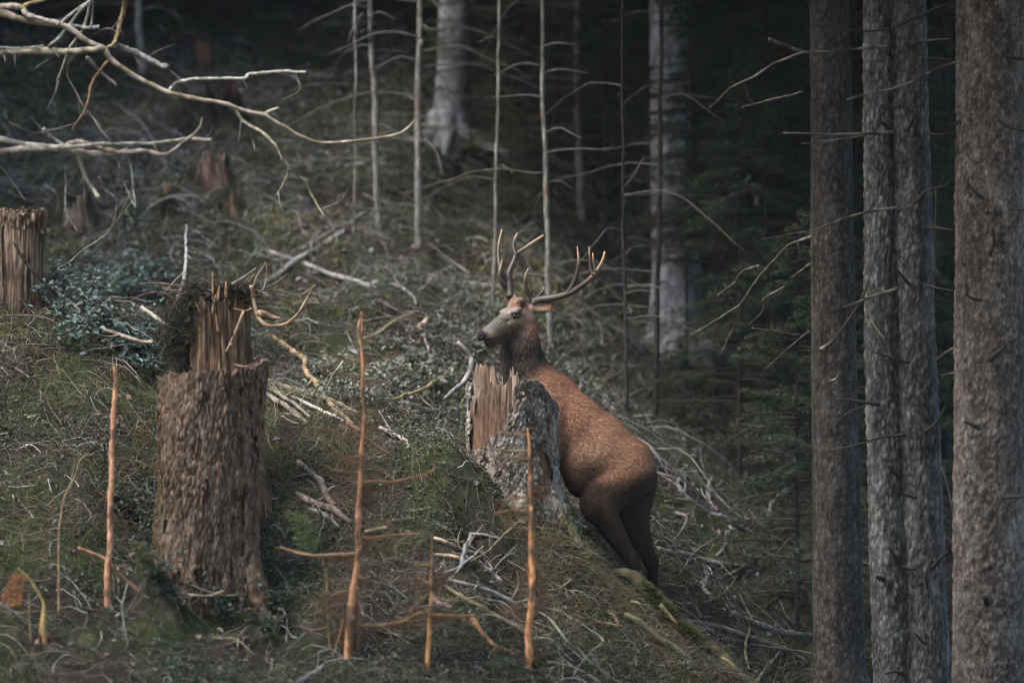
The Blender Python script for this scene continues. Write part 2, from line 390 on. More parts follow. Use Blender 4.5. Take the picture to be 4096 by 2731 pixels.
# hips, thighs, hind legs
def hind(dy, hip, st, hk, ct, hf, rt):
    body.cone(sp(*hip, dy * .75), sp(*st, dy), m_(rt[0]), m_(rt[1]), .06, .72)
    body.cone(sp(*st, dy), sp(*hk, dy), m_(rt[1] * .85), m_(25), .04, .7)
    body.cone(sp(hk[0] + 6, hk[1] - 10, dy), sp(*ct, dy), m_(25), m_(16), .02, .8)
    z = terrain(np.array([sp(*hf, dy)[0]]), np.array([SY + dy]))[0]; b_ = sp(*hf, dy); b_[2] = z + .035
    body.cone(sp(*ct, dy), b_ + (0, 0, .05), m_(16), m_(19), .02); body.cone(b_ + (0, 0, .05), b_ + (-.03, 0, -.015), m_(19), m_(24), .015)
    return b_
body.ell(sp(2335, 1925, 0), (m_(72), .13, m_(66)), None, .06)                # fold of the flank
hb1 = hind(-.12, (2490, 1905), (2392, 2022), (2524, 2238), (2541, 2330), (2545, 2400), (96, 70))
hb2 = hind(.14, (2540, 1920), (2520, 2060), (2602, 2250), (2612, 2340), (2612, 2420), (88, 76))
body.ell(sp(2425, 1822, -.05), (.16, .135, .12), None, .08)                  # full flank
body.ell(sp(2268, 1640, -.235), (.022, .03, .15), None, .06, True)           # behind the shoulder
# forelegs, behind the stump
def fore(dy, x):
    a = sp(x, 1760, dy); kx = P(x - 10, 1990, SY + dy); hx = P(x, 2100, SY + dy); hx[2] = gz(hx[0], SY + dy) + .03
    body.cone(a, kx, m_(62), m_(26), .05, .8); body.cone(kx, hx + (0, 0, .06), m_(25), m_(17), .02); body.cone(hx + (0, 0, .06), hx + (-.03, 0, -.01), m_(18), m_(23), .015)
fore(-.12, 2168); fore(.13, 2150)
# neck
body.cone(sp(2150, 1590, -.02), sp(2096, 1470, -.04), m_(118), m_(84), .05, .85)
body.cone(sp(2096, 1470, -.04), sp(2080, 1392, -.06), m_(84), m_(74), .04, .88)
body.cone(sp(2080, 1392, -.06), sp(2098, 1288, -.06), m_(72), m_(54), .04, .88)
# head, in its own frame: x to the nose, y to the stag's left, z up
POLL = sp(2098, 1228, -.04); yaw, pit = math.radians(40), math.radians(19)
fwd = np.array([-math.cos(yaw) * math.cos(pit), -math.sin(yaw) * math.cos(pit), -math.sin(pit)]); lft = np.array([math.sin(yaw), -math.cos(yaw), 0]); upv = np.cross(fwd, lft)
HR = np.stack([fwd, lft, upv], 1)
LONG = .26                                     # the muzzle runs on past the eyes
hp = lambda x, y, z: POLL + HR @ np.array([x + LONG * max(0, x - .13), y, z])
body.ell(hp(.05, 0, -.035), (.105, .076, .08), HR, .03)
body.cone(hp(.10, 0, -.045), hp(.335, 0, -.074), .070, .040, .03)
body.cone(hp(.13, 0, -.005), hp(.33, 0, -.05), .046, .024, .03)
body.ell(hp(.358, 0, -.066), (.034, .042, .036), HR, .018)
body.cone(hp(.06, 0, -.13), hp(.20, 0, -.122), .048, .036, .03)
body.cone(hp(.20, 0, -.120), hp(.325, 0, -.118), .034, .023, .02)
for s in (-1, 1):
    body.ell(hp(.075, .036 * s, -.095), (.085, .032, .075), HR, .03)
    body.ell(hp(.130, .058 * s, .016), (.044, .024, .018), HR, .018)                # brow
    body.ell(hp(.165, .048 * s, -.052), (.05, .018, .016), HR, .02)                  # cheek ridge
    body.ell(hp(.05, .034 * s, .045), (.028, .024, .038), HR, .02)                   # pedicle
    body.ell(hp(.142, .083 * s, -.014), (.030, .015, .021), HR, .008, True)          # eye socket
    body.ell(hp(.21, .046 * s, -.03), (.035, .01, .012), HR, .012, True)             # hollow before the eye
    body.ell(hp(.380, .026 * s, -.058), (.012, .010, .009), HR, .005, True)          # nostril
body.ell(hp(.06, 0, .048), (.055, .055, .03), HR, .03)                              # crown tuft
body.ell(hp(.36, 0, -.098), (.075, .06, .005), HR, .006, True)                      # mouth line
# ears: cupped, sideways and back
def ear(s, dirv, L):
    a = hp(.0, .068 * s, -.005); dirv = dirv / np.linalg.norm(dirv); up_ = np.array([0, 0, 1.]); sd = np.cross(dirv, up_); sd /= np.linalg.norm(sd); fr = np.cross(sd, dirv)
    R_ = np.stack([dirv, fr, sd], 1); c = a + dirv * L * .5
    body.ell(c, (L * .56, .05, .022), R_, .018); body.ell(c + sd * (-.024 if sd[1] > 0 else .024) + dirv * .012, (L * .42, .036, .021), R_, .008, True)
ear(1, np.array([.92, -.22, .22]), .15); ear(-1, np.array([-.55, .55, .62]), .13)
BV, BF = surface_nets(body.S, body.lo, body.h)
# relax the voxel steps a little
e = np.concatenate([BF[:, [0, 1]], BF[:, [1, 2]], BF[:, [2, 3]], BF[:, [3, 0]]])
for it in range(3):
    acc = np.zeros_like(BV); n_ = np.zeros(len(BV)); np.add.at(acc, e[:, 0], BV[e[:, 1]]); np.add.at(n_, e[:, 0], 1); np.add.at(acc, e[:, 1], BV[e[:, 0]]); np.add.at(n_, e[:, 1], 1)
    BV = BV * .5 + .5 * acc / np.maximum(n_, 1)[:, None]
# coat colours and some painted shade, by place on the animal
def coat(V):
    d = V[:, 1] - CAM_Y; px = V[:, 0] / d * FPX + 2048; py = 1365.5 - V[:, 2] / d * FPX
    n1 = fbm(V[:, 0] * 6, V[:, 1] * 6, V[:, 2] * 6, 3, 51); n2 = fbm(V[:, 0] * 45, V[:, 1] * 45, V[:, 2] * 45, 2, 61)
    c = np.array([.255, .128, .078])[None] * (1 + .18 * n1 + .12 * n2)[:, None]
    def lay(c, w, col): w = np.clip(w, 0, 1)[:, None]; return c * (1 - w) + np.array(col) * (1 + .2 * n1 + .3 * n2)[:, None] * w
    along = ((px - 2150) * .77 + (py - 1600) * .63) / 1.0
    flank = np.exp(-(((px - 2350) / 130) ** 2 + ((py - 1835) / 75) ** 2))
    c = lay(c, flank * .7, (.29, .18, .12))
    c = lay(c, sstep(-25, 55, py - (1890 + .05 * (px - 2250) - .40 * np.maximum(0, px - 2500))) * .9, (.020, .0135, .0105))                    # dark belly and leg coat, deepened to paint in their shade
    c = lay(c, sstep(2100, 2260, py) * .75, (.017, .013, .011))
    c = lay(c, np.exp(-(((px - 2425) / 22) ** 2 + ((py - 2030 - (px - 2425) * .9) / 45) ** 2)) * .7, (.12, .07, .035))
    neck = sstep(1590, 1490, py + (px - 2090) * 1.15 * (px > 2090)) * sstep(1285, 1350, py - (px - 2080) * .35)
    c = lay(c, neck * .95, (.052, .044, .038)); c = lay(c, neck * sstep(-.1, .4, n1 + .8 * n2) * .65, (.03, .025, .022))
    q = (V - POLL) @ HR; hx, hy, hz = q.T; hx = np.where(hx > .13, .13 + (hx - .13) / (1 + LONG), hx); head = sstep(-.16, -.06, hz) * sstep(-.10, 0, hx) * sstep(.2, .1, np.abs(hy)) * (py < 1385)
    c = lay(c, head, (.165, .118, .09))
    c = lay(c, head * sstep(.09, .16, hx) * sstep(-.022, .012, hz + .27 * (hx - .15)) * .9, (.105, .10, .092))    # grey bridge of the nose
    c = lay(c, head * np.exp(-((hx - .07) / .06) ** 2 - ((hz - .045) / .035) ** 2) * .8, (.19, .09, .052))
    c = lay(c, head * sstep(.12, .6, fbm(V[:, 0] * 30, V[:, 1] * 30, V[:, 2] * 30, 2, 71)) * np.exp(-((hx - .08) / .06) ** 2 - ((hz - .045) / .04) ** 2), (.03, .022, .018))
    c = lay(c, head * np.exp(-((hx - .142) / .035) ** 2 - ((hz - .022) / .016) ** 2) * .5, (.36, .29, .23))
    c = lay(c, head * np.exp(-((hx - .15) / .04) ** 2 - ((hz + .055) / .016) ** 2) * .6, (.40, .31, .2))
    c = lay(c, head * np.exp(-((hx - .315) / .028) ** 2 - ((hz + .07) / .03) ** 2) * .85, (.46, .37, .30))   # pale muzzle
    c = lay(c, head * sstep(-.085, -.11, hz) * sstep(.05, .2, hx) * .8, (.045, .035, .028))
    c = lay(c, head * sstep(.352, .362, hx + .25 * (hz + .06)) * sstep(-.10, -.085, hz), (.012, .012, .014))
    c = lay(c, head * np.exp(-((hx - .35) / .014) ** 2 - ((hz + .052) / .009) ** 2) * .9, (.012, .012, .014))
    c = lay(c, head * np.exp(-((hx - .188) / .02) ** 2 - ((hz + .028 + .35 * (hx - .188)) / .006) ** 2) * .8, (.05, .04, .035))
    earw = head * sstep(.085, .11, np.abs(hy)) * (hx < .06)
    c = lay(c, earw * .5, (.22, .17, .11)); c = lay(c, earw * sstep(.0, .35, n2) * .7, (.06, .045, .03))
    c = lay(c, head * np.exp(-((hx - .142) / .026) ** 2 - ((hz + .013) / .017) ** 2) * 1.2 * sstep(.05, .06, np.abs(hy)), (.02, .015, .012))
    return np.clip(c, .004, .8), neck, head, px, py
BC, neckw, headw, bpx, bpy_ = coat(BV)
base = np.array([.5, SY, gz(.5, SY)])
stag = empty('stag', base, 'red-brown antlered stag standing behind the mossy broken stump, head turned left', 'deer')
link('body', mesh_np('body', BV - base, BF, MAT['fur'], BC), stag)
# fur: short hairs lying back along the coat, longer on the neck
fn = np.cross(BV[BF[:, 1]] - BV[BF[:, 0]], BV[BF[:, 2]] - BV[BF[:, 0]]); vn = np.zeros_like(BV)
for k in range(4): np.add.at(vn, BF[:, k], fn)
vn /= np.maximum(np.linalg.norm(vn, axis=1), 1e-9)[:, None]
ok = np.nonzero(~((headw > .5) & (((BV - POLL) @ HR)[:, 0] > .27)))[0]
pick = rng.choice(ok, 90000); q = BV[pick] + rng.normal(size=(len(pick), 3)) * .004; nn = vn[pick]
q = q - nn * ((q - BV[pick]) * nn).sum(1)[:, None]
flow = np.where((headw[pick] > .4)[:, None], -fwd + np.array([0, 0, -.1]), np.where((neckw[pick] > .35)[:, None], np.array([.1, 0, -1.0]), np.array([.75, 0, -.75])))
flow = flow + rng.normal(size=flow.shape) * .22; flow = flow - nn * (flow * nn).sum(1)[:, None]; flow /= np.maximum(np.linalg.norm(flow, axis=1), 1e-6)[:, None]
ln = np.where(neckw[pick] > .35, .042, np.where(headw[pick] > .4, .010, .026)) * rng.uniform(.5, 1.2, len(pick)); wd = np.where(neckw[pick] > .35, .0040, np.where(headw[pick] > .4, .0022, .0036))
d_ = flow + nn * rng.uniform(.12, .5, len(pick))[:, None]; d_ /= np.linalg.norm(d_, axis=1)[:, None]; sd = np.cross(d_, nn); sd /= np.maximum(np.linalg.norm(sd, axis=1), 1e-9)[:, None]
q = q - nn * .001
FV = np.stack([q - sd * wd[:, None], q + sd * wd[:, None], q + d_ * ln[:, None]], 1).reshape(-1, 3)
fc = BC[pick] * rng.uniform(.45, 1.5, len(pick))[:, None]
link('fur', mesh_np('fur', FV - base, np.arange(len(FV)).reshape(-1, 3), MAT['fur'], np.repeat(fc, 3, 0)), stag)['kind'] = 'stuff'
# eyes
def uvsphere(c, r, R=None, nu=16, nv=10):
    u = np.arange(nu) / nu * 2 * math.pi; v = np.linspace(0, math.pi, nv); p = np.stack([np.outer(np.sin(v), np.cos(u)), np.outer(np.sin(v), np.sin(u)), np.outer(np.cos(v), np.ones(nu))], -1).reshape(-1, 3) * np.asarray(r)
    if R is not None: p = p @ R.T
    i = np.arange(nv - 1)[:, None] * nu; j = np.arange(nu)[None]; j2 = (j + 1) % nu
    return p + c, np.stack([i + j, i + nu + j, i + nu + j2, i + j2], -1).reshape(-1, 4)
for s in (1, -1):
    MB().add(*uvsphere(hp(.142, .0675 * s, -.014), (.026, .014, .0195), HR)).build('eye', MAT['eye'], stag)
# antlers
ivory, brown = np.array([.50, .34, .19]), np.array([.030, .022, .018])
def antler(sets, ped, yfun):
    mb = MB()
    for pts, r0, r1, tipc in sets:
        pp = [P(x, y, SY + yfun(x, y, k / (len(pts) - 1))) for k, (x, y) in enumerate(pts)]
        V, F = tube(pp, np.linspace(M(r0 * 1.4, SY), M(r1 * 1.35, SY), len(pts)), 9, max(14, len(pts) * 5), 0, .12, len(mb.V))
        t = np.concatenate([np.repeat(np.linspace(0, 1, (len(V) - 2) // 9), 9), [0, 1]])[:, None]
        g = fbm(V[:, 0] * 40, V[:, 1] * 40, V[:, 2] * 40, 2, 5)[:, None] * .35 + 1
        w = np.clip((t - .6) / .38, 0, 1) * tipc + .02
        mb.add(V, F, (brown * (1 - w) + ivory * w) * g)
    # burr at the base
    bp = P(*ped[:2], SY + ped[2])
    for k in range(12):
        a = k / 12 * 6.283; mb.add(*uvsphere(bp + .017 * (lft * math.cos(a) + fwd * math.sin(a)), (.007, .007, .008), None, 6, 5), brown * 1.2)
    mb.build('antler', MAT['antler'], stag)
mc = lambda l: cv('M', l)
antler([(mc([(790, 858), (830, 825), (950, 808), (1060, 782), (1150, 745), (1250, 680), (1330, 610), (1400, 520), (1440, 440), (1457, 368)]), 13, 3.2, .8),
        (mc([(800, 835), (770, 800), (725, 740), (708, 660), (718, 580), (737, 528)]), 10, 2.2, 1.0),
        (mc([(815, 815), (860, 760), (888, 700)]), 8, 2, .8),
        (mc([(1110, 762), (1160, 670), (1195, 570), (1213, 460), (1206, 390), (1198, 320)]), 9, 2, .9),
        (mc([(1350, 590), (1322, 520), (1315, 430), (1308, 325)]), 7, 1.8, .9),
        (mc([(1375, 560), (1352, 460), (1343, 382)]), 7, 1.8, .9)], (2138, 1213, -.085), lambda x, y, t: -.085 - (x - 2138) / 281 * .22 - (.07 * t if x < 2125 else 0))
antler([(mc([(570, 800), (560, 700), (552, 600), (562, 550), (592, 480), (628, 395), (700, 340), (790, 275), (880, 214)]), 13, 3, .7),
        (mc([(565, 770), (535, 720), (492, 660), (464, 592), (478, 510), (489, 450)]), 11, 2.2, .9),
        (mc([(548, 650), (495, 590), (468, 500), (455, 380), (465, 270), (488, 163)]), 10, 2, .7),
        (mc([(628, 400), (602, 350), (600, 280), (633, 194)]), 8, 2, .8)], (2043, 1190, .055), lambda x, y, t: .055 + (1190 - y) / 270 * .16 - (.10 * t if x < 2012 and y > 1030 else 0))

# ------------------------------------------------------------------ palettes
GREY, PALE, ORNG, OLIVE, DARK, PINK, TAN = (.20, .185, .17), (.40, .37, .33), (.44, .20, .085), (.19, .175, .10), (.035, .03, .026), (.40, .27, .21), (.27, .19, .12)
def tint(V, col, amt=.35, f=14, seed=0, col2=None, thr=.15):
    n = fbm(V[:, 0] * f, V[:, 1] * f, V[:, 2] * f, 3, 80 + seed)[:, None]; c = np.array(col) * (1 + amt * n)
    if col2 is not None:
        w = sstep(thr - .12, thr + .12, fbm(V[:, 0] * f * .5 + 3, V[:, 1] * f * .5, V[:, 2] * f * .35, 3, 90 + seed))[:, None]; c = c * (1 - w) + np.array(col2) * (1 + amt * n) * w
    return np.clip(c, .003, .9)
_bs = [0]
def stem(parent, name, pts3, r, col, col2=None, mat='dead', sides=7, wob=.012, rough=.22, thr=.15, flat=1.0, n=None):
    _bs[0] += 1; V, F = tube(pts3, r, sides, n, wob, rough, _bs[0], True, flat); C = tint(V, col, .75, 34, _bs[0], col2, thr)
    return MB().add(V, F, C).build(name, MAT[mat], parent)
def twiglets(o, pts3, n, r, col, lmin=.06, lmax=.25):
    rs = np.random.default_rng(_bs[0] * 7 + n); c = catmull(pts3, 30); ax_ = np.asarray(pts3[-1]) - np.asarray(pts3[0]); ax_ = ax_ / max(np.linalg.norm(ax_), 1e-6)
    for k in range(n):
        p = c[rs.integers(6, 29)]; d = ax_ * rs.uniform(.2, .9) + rs.normal(size=3) * np.array([.5, .4, .5]); d /= np.linalg.norm(d); L = rs.uniform(lmin, lmax)
        stem(o, 'twig', [p, p + d * L * .5 + rs.normal(size=3) * L * .1, p + d * L + rs.normal(size=3) * L * .15], [r, r * .7, .0008], col, None, 'dead', 5, .008, .2)
def lay_pts(crop, pts, Y, lift=.02):
    q = cv(crop, pts)
    if Y is None:
        w = np.array([GP(x, y, lift) for x, y in q])
        # a stick cannot follow every hollow: ease sudden jumps in depth
        for it in range(2):
            if len(w) > 2:
                ym = w[:, 1].copy(); ym[1:-1] = np.minimum(ym[1:-1], .5 * (ym[:-2] + ym[2:])); w = np.array([P(x, y, k) for (x, y), k in zip(q, ym)])
        return w
    Yl = np.broadcast_to(Y, (len(q),)) if np.ndim(Y) == 0 or len(Y) == len(q) else np.interp(np.linspace(0, 1, len(q)), np.linspace(0, 1, len(Y)), Y)
    return np.array([P(x, y, k) for (x, y), k in zip(q, Yl)])
def branch(label, crop, pts, rpx, Y=None, col=GREY, col2=None, name='dead_branch', cat='branch', group=None, twigs=0, mat='dead', lift=.015, **k):
    w = lay_pts(crop, pts, Y, lift); _bs[0] += 1; sd = _bs[0]; r = np.asarray(rpx, float) / FPX * (w[:, 1].mean() - CAM_Y)
    V, F = tube(w, r, 8, int(np.clip(np.linalg.norm(np.diff(w, axis=0), axis=1).sum() / .022, 12, 110)), k.get('wob', .016), .4, sd); base = w[0] - (0, 0, np.ravel(r)[0])
    mb = MB().add(V, F, tint(V, col, .75, 34, sd, col2 if col2 is not None else tuple(np.array(col) * .45), .2)); o = mb.build(name, MAT[mat], None, base)
    tag(o, label, cat, group)
    rs = np.random.default_rng(sd); twigs = max(0, twigs) if twigs else (2 if len(pts) >= 4 and max(np.ravel(rpx)) >= 5 else 0)
    for t in range(twigs):
        f = rs.uniform(.2, .9); c = catmull(w, 40)[int(f * 39)]; d = rs.normal(size=3); d[1] *= .6; d /= np.linalg.norm(d); L = rs.uniform(.08, .28); g = c + d * L * .5 + rs.normal(size=3) * .015
        g[2] = max(g[2], gz(g[0], g[1]) + .004); h = c + d * L; h[2] = max(h[2], gz(h[0], h[1]) + .004)
        stem(o, 'twig', [c, g, h], [np.min(r) * .7, .0012], col, None, 'dead', 5, .008, .1)
    return o

# ------------------------------------------------------------------ stumps
def stump(name, label, ctr, r, zb, top, nt=260, nh=200, bark='stump_bark', bark_mask=None, wood=(.30, .19, .115), wood2=(.13, .075, .045), flare=.25, lean=(0, 0), barkd=.028, seed=0,
          cell=(26, 9), barkcol=None, core_top=None, squash=1.0, root_lobes=5, lobe_amp=.08, rot=None):
    """bark shell round a core of broken wood; top(theta) is the rim height"""
    c = np.array([ctr[0], ctr[1], zb]); o = empty(name, c, label, 'stump'); ax = np.array([lean[0], lean[1], 0.])
    th = np.arange(nt) / nt * 2 * math.pi; H = top(th)
    def rad(T, z):
        f = np.clip(1 - (z - zb) / max(.3, (H.max() - zb) * .45), 0, 1); lob = np.sin(T * root_lobes + seed) * .6 + np.sin(T * (root_lobes + 2) + seed * 2.1) * .4
        return r * (1 + flare * f ** 2 + lobe_amp * lob * (.35 + f) + .09 * fbm(np.cos(T) * 1.9 + seed, np.sin(T) * 1.9, z * 2.2, 3, seed))
    # wood core: sides then the ragged top
    t2 = np.linspace(0, 1, nh)[:, None]; T = np.broadcast_to(th, (nh, nt)); Hc = (core_top(th) if core_top is not None else H - .02)
    z = zb - .15 + (Hc[None] - zb + .15) * t2; R_ = rad(T, z) * .93 + .009 * fbm(np.cos(T) * 150 * r, np.sin(T) * 150 * r, z * 5, 3, seed + 11) + .012 * fbm(np.cos(T) * 12, np.sin(T) * 12, z * 7, 3, seed + 7)
    V = np.stack([R_ * np.cos(T), R_ * np.sin(T) * squash, z], -1)
    rings = [V]; nr = 9
    for k in range(1, nr):
        s = 1 - k / nr; x, y = R_[-1] * np.cos(th) * s, R_[-1] * np.sin(th) * squash * s
        zz = Hc * s + Hc.mean() * (1 - s) - .10 * (1 - s) + .07 * fbm(x * 26, y * 26, 0, 3, seed + 9); rings.append(np.stack([x, y, zz], -1)[None])
    V = np.concatenate(rings); nn_ = V.shape[0]; V = V.reshape(-1, 3); i = np.arange(nn_ - 1)[:, None] * nt; j = np.arange(nt)[None]; j2 = (j + 1) % nt
    F = np.stack([i + j, i + j2, i + nt + j2, i + nt + j], -1).reshape(-1, 4)
    V += c * (1, 1, 0) + ax * (V[:, 2:3] - zb); m0 = len(V); V = np.vstack([V, V[-nt:].mean(0)]); F = [F, np.stack([m0 - nt + np.arange(nt), m0 - nt + (np.arange(nt) + 1) % nt, np.full(nt, m0)], 1)]
    n1 = fbm(np.arctan2(V[:, 1] - c[1], V[:, 0] - c[0]) * 70 * r, V[:, 2] * 4, 0, 4, seed + 3)[:, None] * .8; n2 = fbm(V[:, 0] * 5, V[:, 1] * 5, V[:, 2] * 5, 3, seed + 4)[:, None]
    w = sstep(-.25, .35, n1 + .7 * n2); C = np.array(wood) * w + np.array(wood2) * (1 - w)
    th_ = np.arctan2(V[:, 1] - c[1], V[:, 0] - c[0]); ck = fbm(np.cos(th_) * 150 * r, np.sin(th_) * 150 * r, V[:, 2] * 5, 3, seed + 11)[:, None]; C = C * (.55 + .45 * sstep(-.35, -.05, ck)) * (1 + .35 * ck)
    if rot is not None:
        w = sstep(rot[0], rot[0] - rot[1], V[:, 2] + .10 * n2[:, 0] + .05 * n1[:, 0])[:, None]; C = C * (1 - w) + np.array(rot[2]) * (1 + .8 * n1) * w
    MB().add(V, F, np.clip(C * (1 + .45 * n2), .01, .8)).build('wood_core', MAT['wood'], o)
    # bark shell
    z = zb - .15 + (H[None] - zb + .15) * t2; R0 = rad(T, z)
    d1, d2, cid = worley(np.cos(T) * cell[0] * r * 1.2, np.sin(T) * cell[0] * r * 1.2, z * cell[1], seed)
    lowf = np.clip(.75 + 1.1 * fbm(np.cos(T) * 2.5, np.sin(T) * 2.5, z * 2.2, 3, seed + 6), .15, 1.4); R1 = R0 + barkd * lowf * (np.clip((d2 - d1) * 1.8, 0, 1) * .8 - .35 + .35 * (cid - .5)) + .012 * fbm(np.cos(T) * 30 * r, np.sin(T) * 30 * r, z * 9, 3, seed + 5)
    V = np.stack([R1 * np.cos(T), R1 * np.sin(T) * squash, z], -1); Vi = np.stack([R0[-1] * .95 * np.cos(th), R0[-1] * .95 * np.sin(th) * squash, H - .012], -1)[None]
    V = np.concatenate([V, Vi]); nn_ = V.shape[0]; i = np.arange(nn_ - 1)[:, None] * nt
    F = np.stack([i + j, i + j2, i + nt + j2, i + nt + j], -1).reshape(-1, 4)
    keep = np.ones((nn_ - 1, nt), bool)
    if bark_mask is not None:
        ZZ = np.concatenate([z, H[None]])[:-1] if z.shape[0] == nn_ - 1 else z
        keep = bark_mask(T, z + 0 * T, (z - zb) / (H[None] - zb))
    F = F[keep.reshape(-1)]
    V = V.reshape(-1, 3); V = V + c * (1, 1, 0) + ax * (V[:, 2:3] - zb)
    g = np.concatenate([(.45 + .95 * np.clip((d2 - d1) * 1.5, 0, 1) * (.5 + .9 * cid)).ravel(), np.full(nt, .8)])[:, None] * np.ones(3)
    if barkcol is not None: g = g * barkcol(V)
    MB().add(V, F, np.clip(g, 0, 1.0)).build('bark', MAT[bark], o)
    return o
def shards(o, n, fn, col, seed, mat='wood'):
    """upright splinters, each a tapering split of wood"""
    rs = np.random.default_rng(seed)
    for k in range(n):
        p, h, w, tx, ty = fn(rs, k); e = [p, p + np.array([tx * .5, ty * .5, h * .55]), p + np.array([tx, ty, h])]
        V, F = tube(e, [w, w * .85, w * .25], 5, 8, .004, .35, k, True, .55); MB().add(V, F, tint(V, col, .45, 30, k)).build('splinter', MAT[mat], o)

# the stump the stag stands behind
cS = P(2046, 1900, -.12); rS = M(182, -.12); zS = gz(cS[0], cS[1] - .3) - .06
zz = lambda py, Y: P(0, py, Y)[2]
def topS(th):
    u = np.cos(th); back = np.sin(th) > .35
    h = np.interp(u, [-1, -.93, -.9, -.45, -.4, -.15, -.1, .15, .2, .55, .75, 1], [zz(1560, -.12), zz(1540, -.12), zz(1530, -.12), zz(1540, -.12), zz(1580, -.12), zz(1575, -.12), zz(1560, -.12), zz(1530, -.12), zz(1512, -.12), zz(1520, -.12), zz(1545, -.12), zz(1620, -.12)])
    return h - .12 * back + .012 * fbm(th * 9, 0, 0, 3, 3)
def coreS(th):
    u = np.cos(th); back = np.sin(th) > .1
    h = np.interp(u, [-1, -.88, -.84, -.4, -.36, -.12, -.06, .16, .2, 1], [zz(1640, -.12), zz(1540, -.12), zz(1462, -.12), zz(1466, -.12), zz(1530, -.12), zz(1545, -.12), zz(1500, -.12), zz(1498, -.12), zz(1545, -.12), zz(1640, -.12)])
    return h - np.where(back, .22, 0) + .045 * fbm(th * 13, 0, 0, 4, 13)
def maskS(T, z, f):
    u = np.cos(T); n = .28 * fbm(np.cos(T) * 5, np.sin(T) * 5, z * 7, 4, 17); front = np.sin(T) < .2
    bare = (u + n > -.86) & (u + n < np.interp(f, [0, .45, .6, .8, 1], [-.9, -.9, -.45, -.05, .12])) & front
    hole = ((u + n * .6 > .52) & (u + n * .6 < .78) & (f + n > .2) & (f + n < .50) & front)
    fr = fbm(np.cos(T) * 16, np.sin(T) * 16, z * 20, 3, 18); return ~((bare & (fr < .42)) | hole | (front & (fr > .5) & (u < .55)))
def barkS(V):
    n = fbm(V[:, 0] * 9, V[:, 1] * 9, V[:, 2] * 7, 4, 19); w = sstep(.05, .25, n)[:, None]
    c = np.array([1.0, .97, .93]) * (1 - w) + np.array([1.5, 1.42, 1.32]) * w
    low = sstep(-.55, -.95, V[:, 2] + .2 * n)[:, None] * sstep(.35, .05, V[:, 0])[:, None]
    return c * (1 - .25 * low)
stS = stump('broken_stump', 'tall broken stump with splintered pale top and lichen-grey bark in front of the stag', cS, rS, zS, topS, 300, 240, 'stag_bark', maskS, (.52, .41, .31), (.24, .16, .11), .22, (0.0, 0), .02, 3, (44, 24), barkS, coreS, 1.0, 5, .06, (zz(1540, -.12), .22, (.17, .10, .065)))
def shS(rs, k):
    u = rs.uniform(-.84, .2); th = -math.acos(u); rr = rS * .92 * rs.uniform(.82, 1.0); h0 = float(coreS(np.array([th]))[0]); return cS * (1, 1, 0) + np.array([math.cos(th) * rr, math.sin(th) * rr, h0 - .10]), rs.uniform(.09, .15), rs.uniform(.006, .014), rs.uniform(-.008, .008), 0
shards(stS, 12, shS, (.44, .31, .21), 5)
def rootpts(c, ang, r, zb, L, drop): return [c * (1, 1, 0) + np.array([math.cos(ang) * r * k, math.sin(ang) * r * k, zb + z]) for k, z in ((.6, .22), (.95, .1), (1.25, .0), (1.25 + L, -drop))]
for a, L, d in ((-2.6, .5, .12), (-.5, .6, .3), (-1.4, .35, .22), (.2, .3, .2)):
    stem(stS, 'root', rootpts(cS, a, rS, zS, L, d), [.09, .07, .05, .02], (.8, .75, .62), (.45, .5, .28), 'stag_bark', 18, .03, .55, .05, n=40)

# big brown stump at the left
cL = P(808, 2100, -1.5); rL = M(212, -1.5); zL = zz(2420, -1.5)
def topL(th):
    u = np.cos(th); return zz(1480, -1.5) + .035 * u + .06 * fbm(np.cos(th) * 5, np.sin(th) * 5, 0, 4, 23) - .05 * (np.sin(th) > .5)
def barkL(V):
    u = (V[:, 0] - cL[0]) / rL; n = fbm(V[:, 0] * 6, V[:, 1] * 6, V[:, 2] * 4, 3, 29)
    w = sstep(-.55, -.85, u + .2 * n)[:, None]; return 1.0 * (1 - w) + np.array([.4, .42, .3]) * w
stL = stump('brown_stump', 'wide brown bark-covered stump with flat top, beside the short peeled pole', cL, rL, zL, topL, 380, 300, 'stump_bark', lambda T, z, f: fbm(np.cos(T) * 7, np.sin(T) * 7, z * 6, 4, 71) < .33 + .0 * z, (.16, .10, .065), (.07, .042, .028), .14, (.045, 0), .024, 8, (54, 13), barkL, None, 1.0, 3, .08)
yL = -1.5
for pts, r in (([(720, 2150), (750, 2280), (768, 2430), (775, 2590)], [.05, .09, .075, .06]), ([(960, 2100), (1000, 2280), (1045, 2420), (1060, 2520), (1030, 2660)], [.04, .075, .07, .06, .03])):
    Yr = np.linspace(yL - .12, yL - .36, len(pts)); V, F = tube([P(x, y, k) for (x, y), k in zip(pts, Yr)], r, 18, 30, .02, .3, len(pts)); MB().add(V, F, tint(V, (.75, .72, .68), .8, 26, len(pts), (.3, .3, .25), .2)).build('root', MAT['stump_bark'], stL)
for k in range(4):   # moss pads on the root
    c = P(1010 + k * 18, 2440 + k * 25, -1.78); n = 500; d = rng.normal(size=(n, 3)); d /= np.linalg.norm(d, axis=1)[:, None]
    MB().add(*blades(c + d * np.array([.05, .04, .04]), d + (0, 0, .4), rng.uniform(.01, .03, n), np.full(n, .005), np.array([.075, .082, .028]) * rng.uniform(.4, 1.6, (n, 1)))).build('moss_pad', MAT['cover'], stL)['kind'] = 'stuff'

